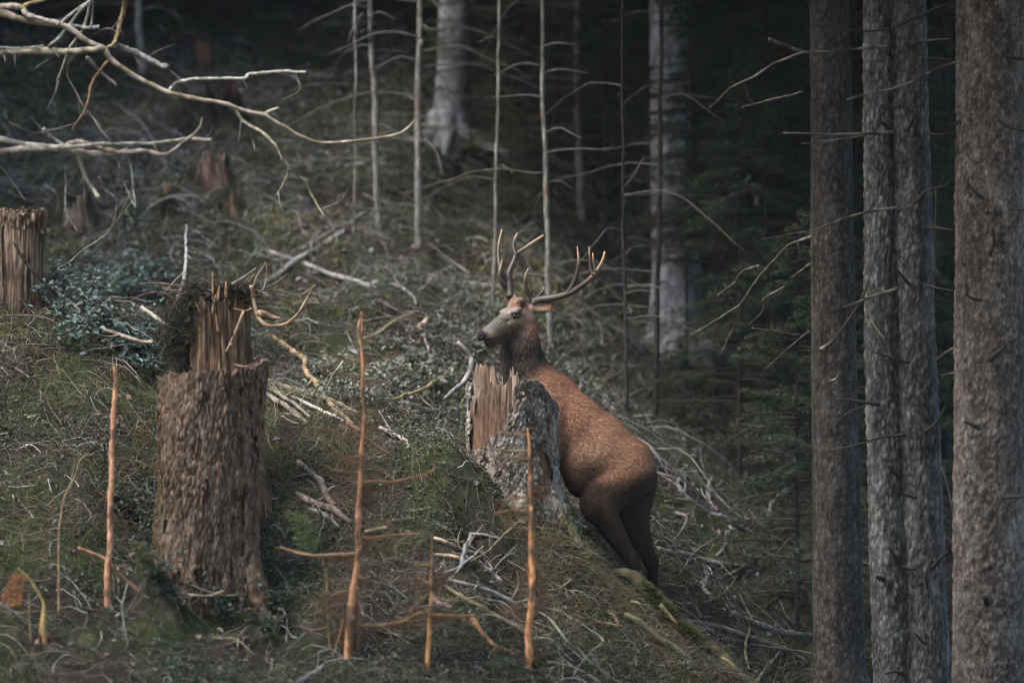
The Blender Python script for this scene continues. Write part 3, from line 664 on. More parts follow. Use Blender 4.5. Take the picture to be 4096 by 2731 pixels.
# rotten, root-tangled stump behind it
cR = P(888, 1700, -.72); rR = M(152, -.72); zR = gz(cR[0], cR[1]) - .1
def topR(th): return zz(1190, -.72) + .05 * np.cos(th) + .2 * fbm(np.cos(th) * 3.5, np.sin(th) * 3.5, 0, 4, 43) - .03
def maskR(T, z, f): return (np.cos(T) + .25 * fbm(np.cos(T) * 3, np.sin(T) * 3, z * 4, 3, 47) < -.7)
stR = stump('rotten_stump', 'crumbling orange-brown rotten stump with tangled roots on top, behind the wide brown stump', cR, rR, zR, topR, 220, 160, 'dark_bark', maskR, (.27, .175, .11), (.09, .052, .032), .45, (-.04, 0), .06, 12, (20, 9), None, None, 1.0, 3, .10)
shards(stR, 6, lambda rs, k: (lambda th: (cR * (1, 1, 0) + np.array([math.cos(th) * rR * .95 - .08, math.sin(th) * rR * .95, zz(rs.uniform(1180, 1400), -.72)]), rs.uniform(.08, .2), rs.uniform(.008, .016), rs.uniform(-.02, .02), -.01))(rs.uniform(-2.3, -.7)), (.40, .24, .14), 6)
bc = lambda l: cv('B', l)
for pts, r, col in ((cv('H', [(10, 480), (20, 540), (30, 620), (60, 720), (120, 780), (200, 790), (300, 760), (380, 690)]), [9, 8, 5], (.33, .22, .14)), (cv('H', [(380, 690), (430, 600), (480, 510), (510, 470)]), [5, 3], (.28, .2, .13)),
                    (cv('H', [(500, 480), (440, 520), (370, 560)]), [3, 1.5], (.24, .18, .12)), (cv('H', [(70, 690), (130, 700), (180, 720), (240, 730)]), [16, 12, 5], (.36, .24, .16)), (cv('H', [(60, 700), (120, 730), (200, 745)]), [8, 5], (.15, .09, .06)),
                    (bc([(1640, 580), (1600, 680), (1560, 760), (1520, 850)]), [6, 7, 3], (.42, .29, .2)), (bc([(1560, 800), (1520, 830), (1500, 860)]), [4, 2], (.42, .3, .2)), (bc([(1690, 560), (1640, 580), (1560, 560)]), [5, 3], (.3, .17, .1)),
                    (bc([(1560, 400), (1640, 350), (1720, 290)]), [7, 4], (.17, .15, .13)), (bc([(1700, 440), (1720, 350), (1760, 290), (1785, 250)]), [4, 2], (.2, .18, .15)), (bc([(1770, 440), (1795, 360), (1790, 270)]), [3, 2], (.2, .18, .15)),
                    (bc([(1740, 450), (1840, 400), (1930, 330)]), [5, 3], (.12, .1, .09)), (bc([(1780, 470), (1850, 530), (1900, 500)]), [3, 2], (.12, .1, .09)), (bc([(1420, 470), (1350, 460), (1290, 560), (1240, 680), (1130, 780)]), [7, 6, 3], (.05, .042, .036)),
                    (bc([(1460, 440), (1380, 440), (1330, 520), (1330, 600)]), [4, 3], (.06, .05, .04)), (bc([(1300, 520), (1240, 560), (1200, 650), (1200, 760)]), [5, 3], (.04, .035, .03)), (bc([(1500, 400), (1480, 380), (1430, 370)]), [3, 2], (.07, .06, .05)),
                    (bc([(1700, 950), (1640, 960), (1560, 940), (1460, 930)]), [8, 5], (.3, .2, .13))):
    Y = -.95 if pts[0][0] > 700 else -.8
    stem(stR, 'root', [P(x, y, Y + .05 * math.sin(k)) for k, (x, y) in enumerate(pts)], np.array(r) / FPX * 37.1, col, None, 'dead', 7, .01, .25)
rs_ = np.random.default_rng(77)
for k in range(34):
    a = rs_.uniform(0, 6.283); p0 = cR * (1, 1, 0) + np.array([math.cos(a) * rR * .8 - .05, math.sin(a) * rR * .8, zz(rs_.uniform(1150, 1230), -.72)]); L = rs_.uniform(.08, .26); d = np.array([math.cos(a) * .8 + rs_.normal() * .5, math.sin(a) * .5 - .2, rs_.uniform(-.3, .7)])
    stem(stR, 'root', [p0, p0 + d * L * .5 + rs_.normal(size=3) * .03, p0 + d * L + rs_.normal(size=3) * .05 + (0, 0, -.05)], [rs_.uniform(.004, .011), .0015], [(.06, .048, .038), (.16, .11, .075), (.09, .07, .055)][k % 3], None, 'dead', 6, .02, .3)
# dark matted earth and moss hanging on its left shoulder
n = 20000; g = rng.normal(size=(n, 3)) * np.array([.06, .05, .08]); tt = rng.uniform(0, 1, n)[:, None]; kk_ = rng.uniform(size=(n, 1)) < .3; c = np.where(kk_, P(790, 1180, -.84) * (1 - tt) + P(1000, 1165, -.84) * tt, P(805, 1195, -.84) * (1 - tt) + P(700, 1360, -.87) * tt); g = np.where(kk_, g * (.8, .8, .35), g)
d = rng.normal(size=(n, 3)) + np.array([-.3, -.3, .1]); MB().add(*blades(c + g, d, rng.uniform(.02, .07, n), rng.uniform(.002, .007, n), np.array([.035, .03, .024]) * rng.uniform(.4, 1.8, (n, 1)) + (rng.uniform(size=(n, 1)) > .85) * np.array([.05, .05, .02]))).build('matted_moss', MAT['cover'], stR)['kind'] = 'stuff'

# stump at the left edge, and stumps up the slope
def edge_top(zt, a, seed): return lambda th: zt + a * fbm(th * 4, seed, 0, 3, seed)
cE = P(70, 1100, .55); stump('weathered_stump', 'upright weathered grey-brown stump at the left edge behind the leafy plants', cE, M(112, .55), gz(cE[0], cE[1]) - .2, edge_top(zz(845, .55), .05, 3), 200, 140, 'stump_bark', lambda T, z, f: (f > .82 + .1 * fbm(np.cos(T) * 3, np.sin(T) * 3, 0, 2, 4)) | (np.cos(T) < -.5), (.27, .19, .135), (.085, .055, .038), .2, (0, 0), .03, 21, (24, 8), None, None, 1.0, 5, .14)
def far_stump(name, label, px, pyt, pyb, rp, wood, wood2, seed, amp=.08, lean=(0, 0)):
    wood = tuple(np.array(wood) * .42 + .35 * np.mean(wood) * np.array([.6, .5, .42])); b_ = GP(px, pyb); Y = b_[1]; st = stump(name, label, b_, M(rp, Y), b_[2] - .05, edge_top(P(0, pyt, Y)[2], amp, seed), 90, 60, 'dark_bark', lambda T, z, f: (np.sin(T) > .2) | (np.cos(T) > .82), wood, wood2, .7, lean, .03, seed, (16, 8), None, None, 1.0, 4, .22)
    n = 2200; a = rng.uniform(0, 6.283, n); q = rng.uniform(.75, 1.8, n) * M(rp, Y); x, y = b_[0] + np.cos(a) * q, Y + np.sin(a) * q * .8; pz = tz(x, y) if Y < 8.8 else terrain(x, y)
    MB().add(*blades(np.stack([x, y, pz + rng.uniform(0, .09, n) * (q < M(rp, Y) * 1.3)], 1), rng.normal(size=(n, 3)) * .5 + (0, 0, .8), rng.uniform(.04, .13, n), rng.uniform(.004, .009, n), np.array([(.05, .06, .03), (.09, .095, .045), (.10, .085, .07)])[rng.integers(0, 3, n)] * rng.uniform(.4, 1.5, (n, 1)))).build('moss_skirt', MAT['cover'], st)['kind'] = 'stuff'; return st
far_stump('split_stump', 'small orange-brown split stump standing high on the dark slope, upper left', 822, 165, 300, 32, (.40, .19, .10), (.16, .075, .04), 31, .05, (-.05, 0))
far_stump('rotten_snag', 'pinkish rotten wood stump below the long forked dead branch', 850, 640, 740, 58, (.42, .25, .17), (.10, .05, .03), 33, .12)
far_stump('wood_spike', 'narrow pale-pink upright wood spike on the left slope', 670, 722, 850, 11, (.44, .28, .20), (.25, .15, .1), 35, .03)
far_stump('hollow_stump', 'low mossy stump with two orange torn wood faces on the left slope', 925, 790, 860, 34, (.46, .24, .11), (.05, .03, .02), 37, .1)
far_stump('crumbled_stump', 'low crumbled pinkish stump beneath the lower dead branch at left', 300, 800, 880, 60, (.36, .24, .18), (.07, .045, .03), 39, .12)
far_stump('pale_snag', 'pale broken stump in the dark forest right of the whitish trunk', 2833, 1475, 1570, 38, (.50, .38, .30), (.12, .08, .055), 41, .16)
far_stump('charred_stump', 'dark reddish root stump under the bend of the long forked dead branch', 800, 420, 520, 80, (.065, .038, .028), (.014, .011, .01), 43, .3)
far_stump('uprooted_stump', 'blackish-brown root stump with reddish ends behind the dead branch tips', 890, 390, 510, 70, (.09, .045, .03), (.014, .011, .01), 45, .3)

# ------------------------------------------------------------------ standing trees
def trunk_mesh(axis_pts, r_fun, zlo, zhi, sides=84, dz=.016, flake=.006, cell=(34, 18), seed=0, vis=(-2.6, 2.7), groove=None, colr=(.45, 1.2)):
    """axis_pts: [(x, y, z)...] ascending; bark flakes are relief on the surface"""
    zs = np.concatenate([np.arange(zlo, vis[0], .12), np.arange(max(zlo, vis[0]), vis[1], dz), np.arange(vis[1], zhi, .4), [zhi]])
    ap = np.array(sorted(axis_pts, key=lambda p: p[2])); T = np.arange(sides) / sides * 2 * math.pi
    def ext(k):   # straight continuation beyond the measured part
        s0 = (ap[1, k] - ap[0, k]) / (ap[1, 2] - ap[0, 2]); s1 = (ap[-1, k] - ap[-2, k]) / (ap[-1, 2] - ap[-2, 2]); v = np.interp(zs, ap[:, 2], ap[:, k])
        v = np.where(zs < ap[0, 2], ap[0, k] + s0 * (zs - ap[0, 2]), v); return np.where(zs > ap[-1, 2], ap[-1, k] + s1 * (zs - ap[-1, 2]), v)
    cx, cy = ext(0), ext(1); z = np.broadcast_to(zs[:, None], (len(zs), sides)); TT = np.broadcast_to(T, z.shape); r = r_fun(z)
    f = np.clip(1 - (z - zlo) / .5, 0, 1); r = r * (1 + .45 * f ** 2 * (1 + .4 * np.sin(TT * 5 + seed)))
    d1, d2, cid = worley(np.cos(TT) * r * cell[0], np.sin(TT) * r * cell[0], z * cell[1], seed)
    e_ = np.clip((d2 - d1) * 2, 0, 1)
    r2 = r + flake * (e_ - .5 + (cid - .5) * .8) + .006 * fbm(np.cos(TT) * 3, np.sin(TT) * 3, z * 2.5, 3, seed) + .003 * fbm(np.cos(TT) * r * 60, np.sin(TT) * r * 60, z * 30, 2, seed + 5)
    if groove is not None: r2 = r2 + groove(TT, z)
    V = np.stack([cx[:, None] + r2 * np.cos(TT), cy[:, None] + r2 * np.sin(TT), z], -1).reshape(-1, 3)
    i = np.arange(len(zs) - 1)[:, None] * sides; j = np.arange(sides)[None]; j2 = (j + 1) % sides
    g = (colr[0] + (colr[1] - colr[0]) * e_) * (.65 + .55 * cid) * (.82 + .55 * fbm(np.cos(TT) * 2, np.sin(TT) * 2, z * 1.6, 3, seed + 8)); return V, np.stack([i + j, i + j2, i + sides + j2, i + sides + j], -1).reshape(-1, 4), np.clip(g, 0, 1.2).ravel()[:, None] * np.ones(3)
def crown_mesh(h, R, nb, seed, fine=False, dead=0.0, col=(.022, .033, .02), col2=(.045, .055, .026)):
    """drooping spruce boughs round a stem from z=0 to h: many needle sprays"""
    rs = np.random.default_rng(seed); mb = MB()
    PP, DD, LL, CC, WW = [], [], [], [], []
    for b_ in range(nb):
        f = (b_ + rs.uniform()) / nb; z0 = h * f; L = R * (1 - f) ** .75 * rs.uniform(.65, 1.1) + .12; a = rs.uniform(0, 6.283)
        u = np.array([math.cos(a), math.sin(a), 0]); t = np.linspace(0, 1, 7); dr = rs.uniform(.15, .5)
        spine = np.array([u * L * k + np.array([0, 0, z0 + L * (.12 * k - dr * k * k + .18 * k ** 3)]) for k in t]); V, F = tube(spine, [.012 * L + .004, .003], 4, 7); mb.add(V, F, (.05, .04, .03))
        nt_ = int((26 if fine else 9) * (.5 + L)); side = np.cross(u, (0, 0, 1))
        for s in range(nt_):
            k = rs.uniform(.15, 1); p = np.array([np.interp(k, t, spine[:, q]) for q in range(3)]); sg = rs.choice([-1, 1]); tl = L * (1 - k * .7) * rs.uniform(.2, .42) + .06
            d = u * rs.uniform(.4, .9) + side * sg * rs.uniform(.5, 1) + np.array([0, 0, rs.uniform(-.55, -.05)]); d /= np.linalg.norm(d)
            q = 12 if fine else 3; kk = np.linspace(.05, 1, q) + rs.uniform(-.03, .03, q); bp = p + d * (tl * kk)[:, None]; dd = d * .7 + rs.normal(size=(q, 3)) * (.55 if fine else .3)
            PP.append(bp); DD.append(dd); LL.append(np.full(q, .05 if fine else tl * .55) * rs.uniform(.7, 1.4, q)); WW.append(np.full(q, .010 if fine else .10)); m = rs.uniform() ** 2
            CC.append((np.array(col) * (1 - m) + np.array(col2) * m) * rs.uniform(.6, 1.4, (q, 1)))
    mb.add(*blades(np.concatenate(PP), np.concatenate(DD), np.concatenate(LL), np.concatenate(WW), np.concatenate(CC)))
    return mb.mesh('crown', MAT['needle'], smooth=False)
CROWN = [crown_mesh(11, 2.6, 120, 100 + k) for k in range(3)]
YOUNG = [crown_mesh(4.6, 1.25, 90, 110 + k, True, col=(.02, .03, .02), col2=(.06, .068, .03)) for k in range(3)]
YOUNGG = [crown_mesh(4.6, 1.5, 70, 120 + k, True, col=(.055, .07, .032), col2=(.14, .145, .065)) for k in range(2)]
def dead_limb(o, crop, pts, rpx, Y, col=(.12, .10, .085), col2=None, lichen=False, dY=-.15):
    q = cv(crop, pts); n = len(q); Yl = Y + dY * np.linspace(0, 1, n); w = [P(x, y, k) for (x, y), k in zip(q, Yl)]
    b_ = stem(o, 'branch', w, np.asarray(rpx, float) / FPX * (Y - CAM_Y), col, (.17, .158, .125) if lichen else col2, 'dead', 6, .012, .3, -.05 if lichen else .15)
    if n > 3: twiglets(b_, w, n - 2, .0022, (.09, .08, .065), .05, .22)
    return b_
def big_tree(name, label, axes, Y, mat, crown_at, crown_i, flake, cells, seed, zhi=9.0, names=('trunk',), grooves=None):
    x0, y0, _ = P(axes[0][0][0][0], 2731, Y); zb = gz(x0, y0) - .12; o = empty(name, (x0, y0, zb + .12), label, 'tree')
    for k, (pts, rr, dY) in enumerate(axes):
        ap = [P(x, y, Y + dY) for x, y in pts]; zs_ = [p[2] for p in ap]
        rf = lambda z, zs_=zs_, rr=rr: np.interp(z, zs_[::-1] + [zhi + 3], [M(r_, Y) for r_ in rr[::-1]] + [.08])
        V, F, C = trunk_mesh(ap, rf, zb, zhi, 96, .014, flake, cells, seed + k, groove=grooves[k] if grooves else None)
        MB().add(V, F, C).build('trunk', MAT[mat[k]], o)
    cr = link('crown', CROWN[crown_i], o); cr.scale = (1.5, 1.5, 1.0); cr.location = Vector(P(axes[0][0][0][0], 1365, Y)[0:1].tolist() + [y0, crown_at]) - o.location; cr.rotation_euler.z = seed
    return o
R1 = big_tree('spruce_tree', 'slimmer out-of-focus spruce trunk, first of the right-hand trunks left of the twin trunk', [([(3318, 0), (3335, 1365), (3358, 2731)], [78, 90, 104], 0)], .9, ['trunk_shaded'], 3.6, 0, .003, (30, 18), 51)
R2 = big_tree('twin_spruce_tree', 'grey twin-stemmed spruce trunk with a dark seam and dead side branches', [([(3508, 0), (3528, 1365), (3575, 2731)], [56, 70, 84], -.02), ([(3618, 0), (3648, 1365), (3692, 2731)], [84, 94, 112], .04)], -.8, ['trunk_grey', 'trunk_grey'], 4.2, 1, .009, (36, 17), 53)
R3 = big_tree('spruce_tree', 'thick warm-grey spruce trunk at the right edge with curled dead stubs', [([(3962, 0), (3960, 1365), (3957, 2731)], [136, 141, 148], 0)], -1.2, ['trunk_warm'], 4.0, 2, .009, (36, 20), 57)
y2, y3, y1 = -.95, -1.45, .7
for crop, pts, r, li in (('J', [(530, 210), (420, 220), (300, 235), (160, 240), (100, 245), (20, 285)], [7, 3], 1), ('J', [(545, 605), (420, 610), (300, 615), (200, 620), (35, 610)], [7, 3], 1), ('J', [(430, 615), (380, 630), (280, 640), (120, 660)], [5, 2.5], 1),
        ('J', [(560, 955), (430, 975), (300, 1010), (200, 1050), (110, 1070), (-60, 1100)], [6, 2.5], 1), ('J', [(565, 1325), (480, 1350), (400, 1380), (315, 1410)], [8, 4], 1), ('J', [(650, 80), (620, 95), (540, 130), (415, 145), (300, 130), (160, 115)], [6, 3], 0),
        ('J', [(525, 590), (510, 575), (475, 555)], [10, 4], 0), ('J', [(608, 605), (630, 560), (645, 520)], [8, 4], 0), ('J', [(640, 520), (600, 500), (550, 488)], [4, 2], 0), ('J', [(625, 1310), (580, 1260), (528, 1208)], [9, 3], 0), ('J', [(430, 1290), (370, 1430), (270, 1560)], [6, 5], 0),
        ('J', [(430, 1420), (460, 1500), (510, 1568)], [5, 3], 1), ('J', [(640, 935), (700, 880), (780, 860), (825, 820)], [8, 3], 0), ('J', [(690, 1310), (760, 1325), (825, 1335)], [6, 3], 0), ('J', [(640, 200), (700, 185), (800, 180)], [6, 3], 1), ('J', [(670, 270), (740, 265), (810, 280)], [6, 3], 0),
        ('J', [(690, 610), (750, 620), (825, 608)], [6, 3], 0), ('J', [(700, 1045), (760, 1050), (830, 1060)], [6, 3], 0), ('J', [(740, 870), (735, 1180), (760, 1280)], [4, 3], 0), ('J', [(650, 85), (740, 40), (810, 10)], [7, 4], 0),
        ('K', [(612, 98), (540, 80), (440, 45)], [9, 3], 0), ('K', [(478, 292), (420, 280), (340, 270), (275, 270)], [10, 3], 0), ('K', [(420, 292), (330, 330), (250, 380)], [4, 2], 0), ('K', [(600, 430), (500, 440), (430, 465), (330, 490), (200, 510)], [6, 2.5], 0),
        ('K', [(575, 622), (540, 590), (518, 566)], [12, 4], 0), ('K', [(690, 415), (740, 370), (780, 300)], [9, 3], 0), ('K', [(648, 718), (600, 705), (550, 688)], [7, 2.5], 0), ('K', [(560, 1012), (545, 975), (525, 945)], [11, 4], 0), ('K', [(645, 1045), (590, 1040), (530, 1018)], [6, 2.5], 0),
        ('K', [(725, 1038), (755, 1000), (790, 965)], [10, 4], 0), ('K', [(700, 1135), (695, 1090), (700, 1045)], [6, 3], 0), ('K', [(695, 1388), (665, 1365), (640, 1335)], [6, 3], 0), ('K', [(588, 1528), (550, 1515), (505, 1525)], [10, 4], 0), ('K', [(500, 1090), (480, 1085), (465, 1078)], [12, 6], 0),
        ('K', [(765, 575), (800, 690), (815, 780)], [5, 3], 0), ('K', [(740, 90), (790, 50), (825, 30)], [8, 4], 1), ('K', [(770, 160), (800, 152), (830, 145)], [6, 3], 1)):
    dead_limb(R2, crop, pts, r, y2, (.05, .043, .037), None, bool(li))
for crop, pts, r, li in (('J', [(850, 283), (760, 310), (680, 345), (620, 380), (500, 415), (415, 435), (330, 460)], [7, 3], 1), ('J', [(955, 910), (920, 880), (890, 850), (885, 825), (920, 800)], [9, 5, 3], 0), ('J', [(985, 1175), (1005, 1110), (998, 1048)], [9, 5], 0), ('J', [(950, 1378), (900, 1368), (878, 1345), (918, 1308)], [9, 6, 3], 0),
        ('J', [(1060, 255), (1144, 275), (1180, 280)], [7, 4], 0), ('J', [(1025, 550), (1080, 590), (1160, 605)], [11, 4], 0), ('J', [(1080, 960), (1160, 962)], [8, 4], 0), ('J', [(845, 560), (830, 570), (800, 575)], [10, 4], 0), ('K', [(985, 85), (1020, 50), (1064, 15)], [13, 5], 0), ('K', [(935, 398), (900, 380), (868, 368)], [12, 4], 0),
        ('K', [(1050, 715), (1143, 710)], [11, 4], 0), ('K', [(975, 1200), (968, 1185), (960, 1165)], [14, 8], 0), ('J', [(990, 980), (975, 975), (960, 985)], [7, 4], 0)):
    dead_limb(R3, crop, pts, r, y3, (.045, .038, .033), None, bool(li), -.1)
for crop, pts, r in (('K', [(250, 185), (280, 170), (302, 138)], [7, 3]), ('K', [(205, 38), (240, 18), (285, -15)], [9, 6]), ('I', [(1165, 385), (1050, 430), (970, 500), (880, 600), (800, 700), (720, 815)], [6, 5, 4]), ('I', [(718, 815), (600, 900), (500, 955), (425, 1002)], [5, 3]), ('I', [(716, 820), (690, 940), (640, 1040), (590, 1140)], [5, 3]), ('I', [(840, 570), (740, 610), (660, 690), (580, 760)], [5, 3]),
                   ('I', [(1000, 700), (880, 775), (860, 850), (780, 930)], [5, 3]), ('I', [(1150, 980), (1050, 1060), (960, 1140), (880, 1210)], [4, 2.5]), ('I', [(1160, 560), (1080, 620), (1040, 650)], [5, 2.5]), ('I', [(800, 960), (960, 990), (1110, 1000), (1170, 985)], [4, 3]), ('G', [(1530, 275), (1620, 310), (1720, 350), (1800, 370)], [9, 8]), ('G', [(1790, 365), (1600, 430), (1450, 520), (1300, 590), (1250, 620), (1180, 690), (1110, 750)], [6, 5, 3]), ('G', [(1760, 640), (1600, 680), (1450, 720), (1340, 750)], [5, 3])):
    dead_limb(R1, crop, pts, r, y1, (.10, .085, .07), (.24, .21, .17), False, .9 if crop in 'IG' else -.1)

tm = None  # unseen spruces added only to shade the clearing and its edges
for k, (x, y, zc) in enumerate([(-4.0, -6.4, 2.9), (-3.7, -8.6, 2.7), (3.4, -8.6, 2.7), (2.9, -11, 2.6), (-3.0, -11, 2.6), (-4.8, 9.9, 4.4), (-2.5, 10.6, 4.6), (-.4, 10.2, 4.5), (-5.6, 8.2, 4.4), (1.2, 8.6, 4.2), (-7.8, 3.4, 3.6), (-6.6, 6.6, 4.2)]):
    b_ = np.array([x, y, gz(x, y)]); o = empty('shade_spruce', b_, 'unseen tall spruce added so its crown shades the clearing', 'tree', 'added shade spruces overhanging the clearing')
    V, F = tube([b_ - (0, 0, .3), b_ + (0, 0, 6), b_ + (0, 0, 13)], [.17, .12, .03], 12, 24, .02, .08, k); MB().add(V, F).build('trunk', MAT['dark_bark'], o)
    c = link('crown', CROWN[k % 3], o); c.location = (0, 0, zc - b_[2]); c.scale = (1.35, 1.35, 1.0); c.rotation_euler.z = k * 1.3
for k in range(70):  # ring of added, unseen spruces that blocks the low sky light
    r0 = np.random.default_rng(900 + k); x = r0.uniform(-15, 15); y = r0.uniform(-33, -8.5) if k < 46 else r0.uniform(-8, 12)
    if k >= 46: x = r0.uniform(-18, -9.5)
    if k < 46 and abs(x) < .093 * (y + 38) + .7: continue
    b_ = np.array([x, y, gz(x, y)]); o = empty('shade_spruce', b_, 'unseen tall spruce added round the clearing to shade it', 'tree', 'added shade spruces round the clearing')
    if tm is None: V, F = tube([(0, 0, -.3), (0, 0, 6), (0, 0, 13)], [.2, .14, .03], 12, 24, .02, .08, k); tm = MB().add(V, F).mesh('trunk', MAT['dark_bark'])
    link('trunk', tm, o); c = link('crown', CROWN[k % 3], o); c.location = (0, 0, max(2.0, 3.2 - b_[2])); c.scale = (1.15, 1.15, 1.1); c.rotation_euler.z = k * 1.9
def thin_tree(name, label, pts, rpx, mat, ground=None, zhi=6.0, twigs=9, seed=0, Y=None, group=None, young=None, crown=True):
    pts = cv(*pts) if isinstance(pts, tuple) else pts; b_ = GP(*(ground or pts[-1])) if Y is None else np.array([0, Y, 0]); Y = b_[1]
    ap = [P(x, y, Y) for x, y in pts]; zb = gz(ap[-1][0], Y) - .05; o = empty(name, (ap[-1][0], Y, zb + .05), label, 'tree', group); ap = sorted([tuple(p) for p in ap], key=lambda p: p[2])
    r0, r1_ = M(rpx[0], Y), M(rpx[1], Y); z0, z1 = ap[0][2], ap[-1][2]; top = [(ap[-1][0] + (ap[-1][0] - ap[0][0]) * .25, Y, zhi)] if zhi > z1 + .3 else []
    foot = [(ap[0][0], Y, zb)] if zb < z0 - .02 else []; allp = foot + list(ap) + top
    V, F = tube(allp, [r1_ * 1.15] * len(foot) + list(np.linspace(r1_, r0, len(ap))) + [max(.012, r0 * .5)] * len(top), 12, 70, .012, .18, seed); MB().add(V, F).build('trunk', MAT[mat], o)
    rs = np.random.default_rng(seed + 400)
    for k in range(twigs):
        z = rs.uniform(max(zb + .4, zb), min(zhi, z1 + .6)); x = np.interp(z, [p[2] for p in ap], [p[0] for p in ap]); a = rs.uniform(0, 6.283); L = rs.uniform(.15, 1.3); u = np.array([math.cos(a), math.sin(a) * .8, 0]); s = np.array([x, Y, z]); dr = rs.uniform(-.05, .35)
        stem(o, 'branch', [s, s + u * L * .4 + (0, 0, .02), s + u * L * .8 + (0, 0, -dr * L * .6), s + u * L + (0, 0, -dr * L)], [min(.009, r1_ * .3), .002], (.13, .118, .105), None, 'dead', 5, .02, .2)
    if crown:
        c = link('crown', CROWN[seed % 3], o); c.scale = (.55, .55, .6); c.location = Vector((ap[-1][0], Y, max(3.6, zhi - 2.2))) - o.location; c.rotation_euler.z = seed * 1.7
    return o
thin_tree('dead_spruce', 'slim pale-grey trunk crossed by the tip of the long forked dead branch, left of two', ('F', [(315, -30), (325, 280), (330, 500), (340, 650), (350, 950), (355, 1250), (365, 1500), (370, 1580)]), (9, 14), 'thin_bark', seed=1, twigs=26)
thin_tree('dead_spruce', 'slim pale-grey trunk, right of the two at the tip of the forked dead branch', ('F', [(662, -30), (660, 300), (650, 600), (645, 900), (645, 1200), (650, 1568), (652, 1740)]), (11, 15), 'thin_bark', seed=2, twigs=24)
thin_tree('dead_spruce', 'smooth grey pole-like trunk at the top left above the fallen branch', ('A', [(765, -30), (768, 150), (778, 300), (785, 405)]), (13, 17), 'thin_bark', seed=3, twigs=5)
thin_tree('dead_spruce', 'very thin pinkish stem rising just left of the stag antlers', [(1992, 330), (1988, 600), (1981, 840), (1974, 1060), (1968, 1240)], (5, 8), 'thin_bark', seed=4, twigs=6, zhi=3.2, crown=False)
thin_tree('dead_spruce', 'thin brownish trunk rising from behind the stag head between the antlers', [(2168, -20), (2172, 287), (2176, 517), (2181, 690), (2186, 861), (2196, 1250), (2200, 1400)], (7, 12), 'thin_bark', seed=5, twigs=20)
thin_tree('dead_spruce', 'thin dim grey trunk above the right antler', [(2308, -20), (2306, 115), (2312, 460), (2318, 690), (2323, 880)], (10, 14), 'thin_bark', seed=6, twigs=20)
thin_tree('dead_spruce', 'straight black thin trunk in front of the pale lichen-covered trunk', [(2650, -20), (2642, 287), (2639, 700), (2637, 900), (2631, 1147), (2626, 1363), (2620, 1700)], (9, 12), 'dark_bark', seed=7, twigs=22)
thin_tree('dead_spruce', 'dim slender stem in the dark between the stag and the black thin trunk', [(2492, 640), (2490, 800), (2500, 1100), (2508, 1450), (2510, 1680)], (5, 9), 'dark_bark', seed=8, twigs=14)
thin_tree('dead_spruce', 'faint grey sapling stem just left of the two slim pale-grey trunks', [(1420, 560), (1421, 700), (1418, 840), (1415, 940)], (3, 5), 'thin_bark', seed=9, twigs=4, zhi=2.6, crown=False)
def mid_tree(name, label, pts, rr, seed, gpt, crown_z, flare=1.0):
    b_ = GP(*gpt); Y = b_[1]; ap = [P(x, y, Y) for x, y in pts]; zb = b_[2] - .15; o = empty(name, (ap[-1][0], Y, zb + .15), label, 'tree'); zs_ = [p[2] for p in ap]
    V, F, C = trunk_mesh(ap, lambda z: np.interp(z, zs_[::-1] + [9], [M(r_, Y) for r_ in rr[::-1]] + [.08]), zb, 9.0, 48, .03, .006, (22, 10), seed, (zb, 4)); MB().add(V, F, C).build('trunk', MAT['pale_bark'], o)
    c = link('crown', CROWN[seed % 3], o); c.scale = (.8, .8, .8); c.location = Vector((ap[0][0], Y, crown_z)) - o.location; return o
T1 = mid_tree('pale_spruce_tree', 'pale lilac-grey lichen-covered trunk right of the stag with flared foot', [(2672, 0), (2690, 700), (2706, 1100), (2700, 1360)], [72, 86, 98, 112], 61, (2690, 1385), 4.2)
T2 = mid_tree('pale_spruce_tree', 'broad pale grey trunk at the top centre, its foot hidden by green boughs', [(1820, 0), (1815, 250), (1800, 480), (1790, 560)], [64, 66, 70, 76], 63, (1790, 575), 4.6)
for a, L in ((-2.5, .5), (-.6, .4), (-1.6, .35)):
    for t in (T1, T2):
        bb = np.array(t.location); stem(t, 'root', [bb + (math.cos(a) * .08, math.sin(a) * .08, .22), bb + (math.cos(a) * .2, math.sin(a) * .2, .05), bb + (math.cos(a) * (.2 + L), math.sin(a) * (.2 + L), -.1)], [.09, .06, .02], (.24, .235, .245), None, 'dead', 8)
DB = []
# young green spruces and the dark spruces of the forest edge
def spruce(name, label, px, py, idx, sc_, seed, zoff=0.0, group=None, Y=None, tall=False):
    b_ = GP(px, py) if Y is None else P(px, py, Y); b_[2] = gz(b_[0], b_[1]); o = empty(name, b_, label, 'tree', group)
    h = 11 if tall else 4.6
    V, F = tube([b_ - (0, 0, .1), b_ + (0, 0, h * sc_ * .5), b_ + (0, 0, h * sc_)], [.035 * sc_ * (4 if tall else 1), .02 * sc_ * (4 if tall else 1), .004], 9, 20, .01, .1, seed); MB().add(V, F).build('trunk', MAT['dark_bark'], o)
    c = link('crown', (CROWN if tall else YOUNGG if name == 'green_sapling' else YOUNG)[idx], o); c.location = (0, 0, zoff); c.scale = (sc_,) * 3; c.rotation_euler.z = seed; return o
YL = {7: 'dark young spruce high up between the pale lichen-covered trunk and the slimmer spruce trunk', 8: 'dark young spruce in the gap between the twin trunk and the right-edge trunk', 9: 'dark young spruce low behind the twin-stemmed spruce trunk', 12: 'dark young spruce just left of the slimmer out-of-focus spruce trunk'}
dk = 'dark spruces filling the forest edge behind the stag'
